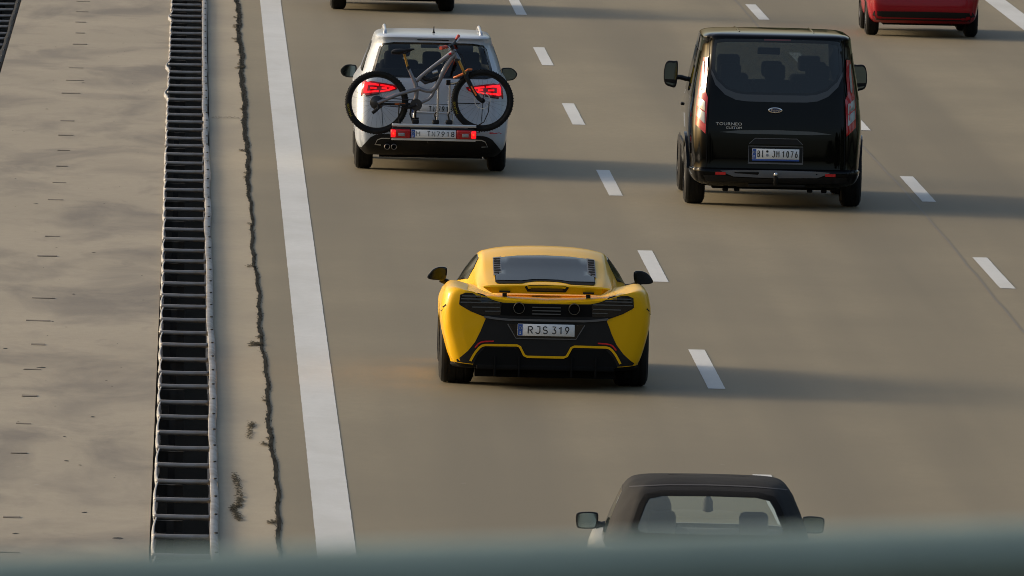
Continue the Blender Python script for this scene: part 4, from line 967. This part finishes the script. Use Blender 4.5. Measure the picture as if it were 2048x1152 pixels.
    tb('chain', [(-.60, .795, -.058), (-.40, .785, -.058), (-.20, .760, -.058)], .006, M_rim, c, 5); tb('chain', [(-.62, .885, -.058), (-.20, .868, -.058)], .006, M_rim, c, 5)
    sh = tb('rear_shock', [(-.133, 1.150), (-.105, 1.118), (-.02, 1.095), (.055, 1.128), (.08, 1.15)], [.018, .024, .026, .024, .014], M_plastic)
    tb('rocker_link', [(-.15, 1.11), (-.09, 1.068), (-.03, 1.085)], [.016, .022, .015], M_rim, sh); tb('shock_reservoir', [(-.01, 1.185), (.05, 1.205)], .02, M_alu, sh)
    ps = tb('seat_post', [(-.283, 1.215), (-.300, 1.255)], .019, M_plastic); tb('dropper_stanchion', [(-.300, 1.25), (-.342, 1.398)], .0145, M_gold, ps)
    V = []; F = []; st = [(-.488, 1.420, .068, .018), (-.45, 1.428, .070, .026), (-.40, 1.428, .060, .030), (-.34, 1.435, .034, .022), (-.27, 1.448, .020, .016), (-.225, 1.455, .010, .010)]
    for x, z, hy, hz in st:
        for k in range(10):
            a = 2 * math.pi * k / 10; V.append(P(x, z + hz * math.sin(a) - (.012 if math.sin(a) < 0 and x < -.36 else 0), hy * math.cos(a)))
    for i in range(len(st) - 1):
        for k in range(10): F.append((i * 10 + k, i * 10 + (k + 1) % 10, i * 10 + 10 + (k + 1) % 10, i * 10 + 10 + k))
    F += [tuple(range(10)), tuple(range(50, 60))]
    sd_ = mk('saddle', V, F, M_plastic, c, True, 60); tb('saddle_rail', [(-.42, 1.40, .02), (-.34, 1.398, .02), (-.27, 1.43, .02)], .005, M_rim, sd_, 5)
    # fork: steerer crown, gold stanchions, black lowers
    fk = tb('fork_crown', [(.27, 1.335, -.07), (.287, 1.328, 0), (.27, 1.335, .07)], .026, M_plastic)
    for s in (-1, 1):
        tb('stanchion', [(.292, 1.335, s * .068), (.378, 1.160, s * .068)], .0185, M_gold, fk)
        tb('fork_lower', [(.370, 1.180, s * .07), (.385, 1.145, s * .07), (.47, .985, s * .07), (.535, .900, s * .068), (.568, .872, s * .06)], [.024, .027, .025, .026, .022], M_plastic, fk)
        tb('fork_decal', [(.445, 1.045, s * .087), (.505, .935, s * .087)], [.014, .012], M_orange, fk, 6)
    tb('fork_arch', [(.388, 1.135, -.07), (.40, 1.20, -.055), (.405, 1.225, 0), (.40, 1.20, .055), (.388, 1.135, .07)], .016, M_plastic, fk)
    V = []; F = []
    for i, (x, z, hy) in enumerate([(.232, 1.138, .020), (.28, 1.158, .045), (.34, 1.185, .05), (.40, 1.238, .045), (.452, 1.240, .018)]):
        V += [P(x, z - .008, -hy), P(x, z + .006, -hy * .5), P(x, z + .006, hy * .5), P(x, z - .008, hy)]
    for i in range(4):
        for k in range(3): F.append((i * 4 + k, i * 4 + k + 1, i * 4 + 5 + k, i * 4 + 4 + k))
    mg = mk('mudguard', V, F, M_orange, c, True); md = mg.modifiers.new('s', 'SOLIDIFY'); md.thickness = .014
    # cockpit, turned so that the bar shows end-on
    stem = tb('stem', [(.222, 1.465), (.205, 1.500), (.185, 1.505)], [.030, .026, .024], M_plastic)
    tb('handlebar', [(.085, 1.492, -.37), (.135, 1.500, -.26), (.175, 1.505, -.08), (.195, 1.508, 0), (.225, 1.520, .10), (.262, 1.560, .28), (.280, 1.590, .36)], .015, M_plastic, stem)
    tb('grip', [(.072, 1.490, -.40), (.140, 1.500, -.27)], .021, M_grip, stem); tb('grip', [(.264, 1.562, .27), (.290, 1.605, .40)], .020, M_grip, stem)
    tb('brake_lever', [(.165, 1.495, -.2), (.185, 1.475, -.25), (.165, 1.46, -.32)], [.014, .009, .006], M_alu, stem, 6); tb('brake_lever', [(.245, 1.535, .2), (.275, 1.55, .22), (.300, 1.585, .3)], [.014, .010, .008], M_alu, stem, 6)
    tb('head_badge', [(.175, 1.405, -.034), (.205, 1.418, -.034)], .012, M_redline, f, 8)
    # crank, chainring, derailleur, cable
    ck = lathe('chainring', [(-.060, .02), (-.060, .068), (-.055, .070), (-.052, .068), (-.052, .02)], P(-.192, .812), M_rim, c, 30, 'y')
    tb('crank_arm', [(-.192, .812, -.075), (-.29, .775, -.08), (-.34, .80, -.08)], [.018, .014, .012], M_plastic, ck, 8); box('pedal', (-.39, -.31, -.19, -.09, .80 - z0, .822 - z0), M_plastic, ck, .004)
    tb('crank_arm', [(-.192, .812, .07), (-.20, .70, .08), (-.195, .65, .08)], [.018, .014, .012], M_plastic, ck, 8); box('pedal', (-.235, -.155, .09, .19, .635 - z0, .655 - z0), M_plastic, ck, .004)
    dr = tb('derailleur', [(-.635, .805, -.05), (-.63, .765, -.06), (-.665, .735, -.065), (-.70, .705, -.065)], [.016, .020, .022, .020], M_plastic)
    tb('strap_tail', [(-.39, .80, -.06), (-.395, .66, -.06), (-.38, .60, -.06), (-.42, .575, -.05)], .008, M_plastic, c, 6)
    tb('brake_hose', [(.24, 1.45, -.03), (.33, 1.40, -.05), (.37, 1.30, -.06), (.35, 1.20, -.09), (.45, 1.05, -.10), (.545, .90, -.08)], .005, M_plastic, c, 5)
    tb('front_strap', [(.655, .86, -.05), (.65, .75, -.06), (.60, .63, -.06), (.53, .585, -.05)], .006, M_plastic, c, 5)
    return c
bike()

# ------------------------------------------------------------------ open-top car with its dark fabric roof up, nearest the bridge
def convertible():
    c = empty('convertible', (3.79, 115.50, 0), 'pale convertible with black fabric roof up, behind the blurred green railing', 'car')
    tab = [(.18, .72, -.80, 3.2, .95, .2), (.26, .79, -.95, 3.42, .95, .2), (.45, .815, -1.02, 3.46, .95, .16), (.60, .822, -1.0, 3.42, .96, .12), (.76, .815, -.97, 3.36, .96, .10), (.86, .79, -.95, 3.25, .96, .10), (.905, .755, -.90, 2.8, .95, .10), (.925, .68, -.80, 2.2, .95, .1)]
    V, F = loft(slices(tab), 'z', 4, 3); sk = Skin(V, F, .069, -.95)
    body = mk('body', V, F, M_white2, c, True, 30)
    boolean(body, *box_vf(-.66, .66, -.10, 1.85, .40, 1.3)); arches(body, [(.55, 1.1, 0, .30, .335), (.55, 1.1, 2.57, .30, .335)])
    rt = [(.90, .735, -.42, 2.05, .93, .25), (.98, .715, -.36, 1.93, .92, .25), (1.10, .675, -.20, 1.75, .91, .25), (1.22, .625, -.03, 1.57, .905, .25), (1.295, .588, .10, 1.46, .91, .22), (1.345, .54, .26, 1.33, .91, .2), (1.370, .44, .45, 1.15, .91, .2), (1.379, .27, .6, 1.0, .9, .2)]
    RV, RF = loft(slices(rt), 'z', 4, 3); rk = Skin(RV, RF, .069, .1)
    roof = mk('soft_top', RV, RF, M_fabric, c, True, 30)
    win = [(0, 1.278), (.33, 1.274), (.425, 1.252), (.455, 1.20), (.512, 1.055), (.505, 1.02), (.46, 1.010), (0, 1.005)]
    boolean(roof, *cavity(rt, .86, 1.34, .035, .04))
    boolean(roof, *prism_y(sym(win), -.9, .65, .069, .1)); boolean(roof, *prism_y([(-.62, .96), (.62, .96), (.53, 1.285), (-.53, 1.285)], 1.0, 2.6))
    sw = [(.55, .93), (.62, 1.22), (1.2, 1.235), (1.40, 1.19), (1.76, .93)]
    boolean(roof, *join_vf([prism_x(sw, .42, 1.2), prism_x(sw, -1.2, -.42)])); line_inside(roof, rk, M_seat)
    rk.patch('rear_window', sym(win), M_vinyl, c, .002, grid=.06, thick=0)
    rk.ribbon('window_seal', sym([(0, 1.296), (.34, 1.292), (.45, 1.266), (.485, 1.20), (.538, 1.05), (.53, 1.005), (.46, .988), (0, .982)]) + [(-.002, 1.296)], .040, M_under, roof, .004, thick=.01, grid=.04)
    rk.patch('windscreen', [(-.64, .94), (.64, .94), (.55, 1.30), (-.55, 1.30)], M_clear, c, .002, 'front', .1, 0)
    for md in ('left', 'right'): rk.patch('side_window', [(.52, .91), (.60, 1.265), (1.22, 1.285), (1.45, 1.23), (1.83, .91)], M_clear, c, .003, md, .1, 0)
    rk.ribbon('roof_seam', [(-.56, 1.335), (-.3, 1.352), (0, 1.357), (.3, 1.352), (.56, 1.335)], .008, M_seat, roof, .003)
    for s in (1, -1):
        sk.patch('tail_lamp', [(s * .79, .72), (s * .42, .72), (s * .42, .58), (s * .79, .58)], M_redl, c, .008, grid=.08)
        wheel(c, s * .80, 0, .30, .20, M_rims); wheel(c, s * .795, 2.57, .30, .20, M_rims)
        out = [(s * a, b) for a, b in ((.735, 1.00), (.76, 1.018), (.82, 1.02), (.88, 1.012), (.897, .99), (.893, .925), (.875, .90), (.80, .897), (.745, .91))]
        mirror(c, out, 2.02, .09, [(s * .76, 2.05, .93), (s * .71, 2.07, .92), (s * .66, 2.08, .93)], M_plastic, M_mglass)
        rk.ribbon('side_trim', [(1.83, .91), (1.45, 1.215), (1.25, 1.25)], .03, M_plastic, c, .008, 'right' if s > 0 else 'left')
    bumper = box('bumper', (-.80, .80, -1.07, -.92, .36, .52), M_plastic, c, .03)
    sk.patch('boot_gap', [(-.70, .56), (.70, .56), (.70, .553), (-.70, .553)], M_under, body, .003)
    plate(c, -.26, .26, -1.035, .60, .71, ('D',))
    box('cabin_floor', (-.66, .66, -.1, 1.85, .38, .42), M_seat, c)
    s1 = seat(c, -.33, .95, .45, M_seat2, .46, True, .12); s2 = seat(c, .345, .95, .45, M_seat2, .46, True, .105)
    box('rear_bench', (-.60, .60, .10, .45, .42, .82), M_seat2, c, .05)
    box('dashboard', (-.64, .64, 1.62, 1.90, .70, .935), M_seat, c, .05)
    lathe('steering_wheel', [(-.012, .175), (0, .187), (.012, .175), (0, .163)], (-.33, 1.50, .86), M_seat, c, 30, 'y')
    m_ = box('rear_view_mirror', (-.10, .11, 1.50, 1.53, 1.215, 1.255), M_seat, c, .01)
    tube('air_freshener', [(.035, 1.50, 1.205), (.035, 1.50, 1.15), (.035, 1.50, 1.08), (.035, 1.50, 1.07)], [.006, .036, .038, .012], M_seat, c, 8)
    box('sun_visor', (.14, .50, 1.40, 1.42, 1.20, 1.27), M_seat2, c, .008); box('sun_visor', (-.46, -.12, 1.40, 1.42, 1.245, 1.275), M_seat2, c, .008)
    return c
convertible()

def driver():
    """seated driver, one continuous skin; hair is its child"""
    me = bpy.data.meshes.new('person')
    J = [(0, 0, .56), (0, -.05, .72), (0, -.08, .88), (0, -.07, .985), (0, -.055, 1.045), (0, -.04, 1.12), (0, -.03, 1.185),
         (-.17, -.06, .94), (-.23, .12, .76), (-.13, .38, .84), (-.11, .45, .86), (.17, -.06, .94), (.23, .12, .76), (.13, .38, .84), (.11, .45, .86),
         (-.10, .05, .54), (-.13, .45, .60), (-.13, .62, .40), (.10, .05, .54), (.13, .45, .60), (.13, .62, .40)]
    E_ = [(0, 1), (1, 2), (2, 3), (3, 4), (4, 5), (5, 6), (2, 7), (7, 8), (8, 9), (9, 10), (2, 11), (11, 12), (12, 13), (13, 14), (0, 15), (15, 16), (16, 17), (0, 18), (18, 19), (19, 20)]
    Rd = [.15, .14, .15, .062, .062, .088, .062, .07, .05, .036, .04, .07, .05, .036, .04, .085, .065, .05, .085, .065, .05]
    me.from_pydata(J, E_, []); o = bpy.data.objects.new('person', me); COL.objects.link(o)
    o.modifiers.new('skin', 'SKIN'); sv = me.skin_vertices[0].data
    for i, r in enumerate(Rd): sv[i].radius = (r, r * .9); sv[i].use_root = (i == 0)
    sub = o.modifiers.new('sub', 'SUBSURF'); sub.levels = 2; sub.render_levels = 2
    dg = bpy.context.evaluated_depsgraph_get(); dg.update(); m2 = bpy.data.meshes.new_from_object(o.evaluated_get(dg)); o.modifiers.clear(); o.data = m2
    m2.materials.clear(); m2.materials.append(M_shirt); m2.materials.append(M_skin)
    for p in m2.polygons:
        p.use_smooth = True; p.material_index = 1 if (p.center.z > 1.0 or p.center.y > .36) else 0
    o.location = (3.79 - .33, 115.50 + 1.02, 0.0)
    o['label'] = 'driver in dark clothing at the left inside the convertible'; o['category'] = 'person'
    V, F = [], []
    for i in range(7):
        t = i / 6 * math.pi * .62
        for k in range(16):
            a = 2 * math.pi * k / 16; back = -.02 if math.sin(a) < 0 else 0
            V.append((.090 * math.sin(t) * math.cos(a), -.045 + .105 * math.sin(t) * math.sin(a), 1.125 + .118 * math.cos(t)))
    for i in range(6):
        for k in range(16): F.append((i * 16 + k, i * 16 + (k + 1) % 16, i * 16 + 16 + (k + 1) % 16, i * 16 + 16 + k))
    mk('hair', V, F, M_hair, o, True)
driver()

# ------------------------------------------------------------------ the bridge the photograph is taken from
def bridge():
    dk = structure(mk('bridge_deck', *join_vf([box_vf(-14, 40, -2.5, 10.35, 6.55, 7.22), box_vf(-14, 40, 9.75, 10.35, 7.22, 7.34)]), M_deck))
    g = 0.054
    def zr(x): return 8.2715 + g * x
    r = empty('bridge_railing', (0, 10.0, 7.34), 'out of focus green tubular bridge railing across the bottom of the picture', 'railing')
    def L(p): return (p[0], p[1] - 10.0, p[2] - 7.34)
    tube('handrail', [L((x, 10.0, zr(x))) for x in (-6, -2, 0, 2, 6, 10)], .021, M_rail, r, 28)
    tube('bottom_rail', [L((x, 10.0, zr(x) - .82)) for x in (-6, 0, 10)], .02, M_rail, r, 12)
    vv, ff = tube_vf([(0, 0, -.83), (0, 0, -.035)], .010, 8); pm = bpy.data.meshes.new('baluster'); pm.from_pydata([tuple(p) for p in vv], [], ff); pm.materials.append(M_rail)
    for i in range(110):
        x = -5.5 + i * .13; o = bpy.data.objects.new('baluster', pm); COL.objects.link(o); o.parent = r; o.location = L((x, 10.0, zr(x)))
    for x in (-5.0, -3.0, -1.0, 1.2, 3.2, 5.2, 7.2, 9.2): box('post', (x - .03, x + .03, -.03, .03, -.12, zr(x) - 7.34 - .03), M_rail, r, .004)
bridge()

# ------------------------------------------------------------------ woods along the motorway, outside the frame: they shade the sky low down and stand in the reflections
def wood():
    V, F = [], []
    rnd = random.Random(3)
    M_leaf = worn(mat('leaves', (0.045, 0.062, 0.022), 0.8, spec=.2), .5, .6)
    spots = []
    for y in range(-330, 330, 9): spots.append((rnd.uniform(24, 40), y + rnd.uniform(-3, 3)))
    for y in range(330, 760, 12): spots.append((rnd.uniform(24, 46), y + rnd.uniform(-3, 3))); spots.append((rnd.uniform(-50, -30), y + rnd.uniform(-3, 3)))
    for y in range(-330, 70, 9): spots.append((rnd.uniform(-46, -26), y + rnd.uniform(-3, 3)))
    for x, y in spots:
        h = rnd.uniform(12, 20); r = rnd.uniform(2.6, 4.2)
        o = len(V); n = 6
        for z, q in ((-.42, .28), (h * .8, .08)):
            for k in range(n): V.append((x + q * math.cos(k * 1.047), y + q * math.sin(k * 1.047), z))
        F.extend((o + k, o + (k + 1) % n, o + n + (k + 1) % n, o + n + k) for k in range(n))
        for _ in range(330):
            t = rnd.random() ** .8; z = h * (.12 + .88 * t); q = r * (1 - t) ** .6 * (.35 + .65 * rnd.random() ** .5) + .2; a = rnd.uniform(0, 6.283)
            c = Vector((x + q * math.cos(a), y + q * math.sin(a), z)); s = rnd.uniform(.35, .85)
            u = Vector((rnd.gauss(0, 1), rnd.gauss(0, 1), rnd.gauss(0, 1))).normalized(); w = u.orthogonal().normalized()
            o = len(V); V.extend([c + u * s, c + w * s, c - u * s, c - w * s]); F.append((o, o + 1, o + 2, o + 3))
    me = bpy.data.meshes.new('roadside_wood'); me.from_pydata([tuple(p) for p in V], [], F)
    o = link('roadside_wood', me, M_leaf); o['kind'] = 'stuff'; o['label'] = 'dark woods lining the motorway beyond the edges of the picture'; o['category'] = 'woods'
wood()
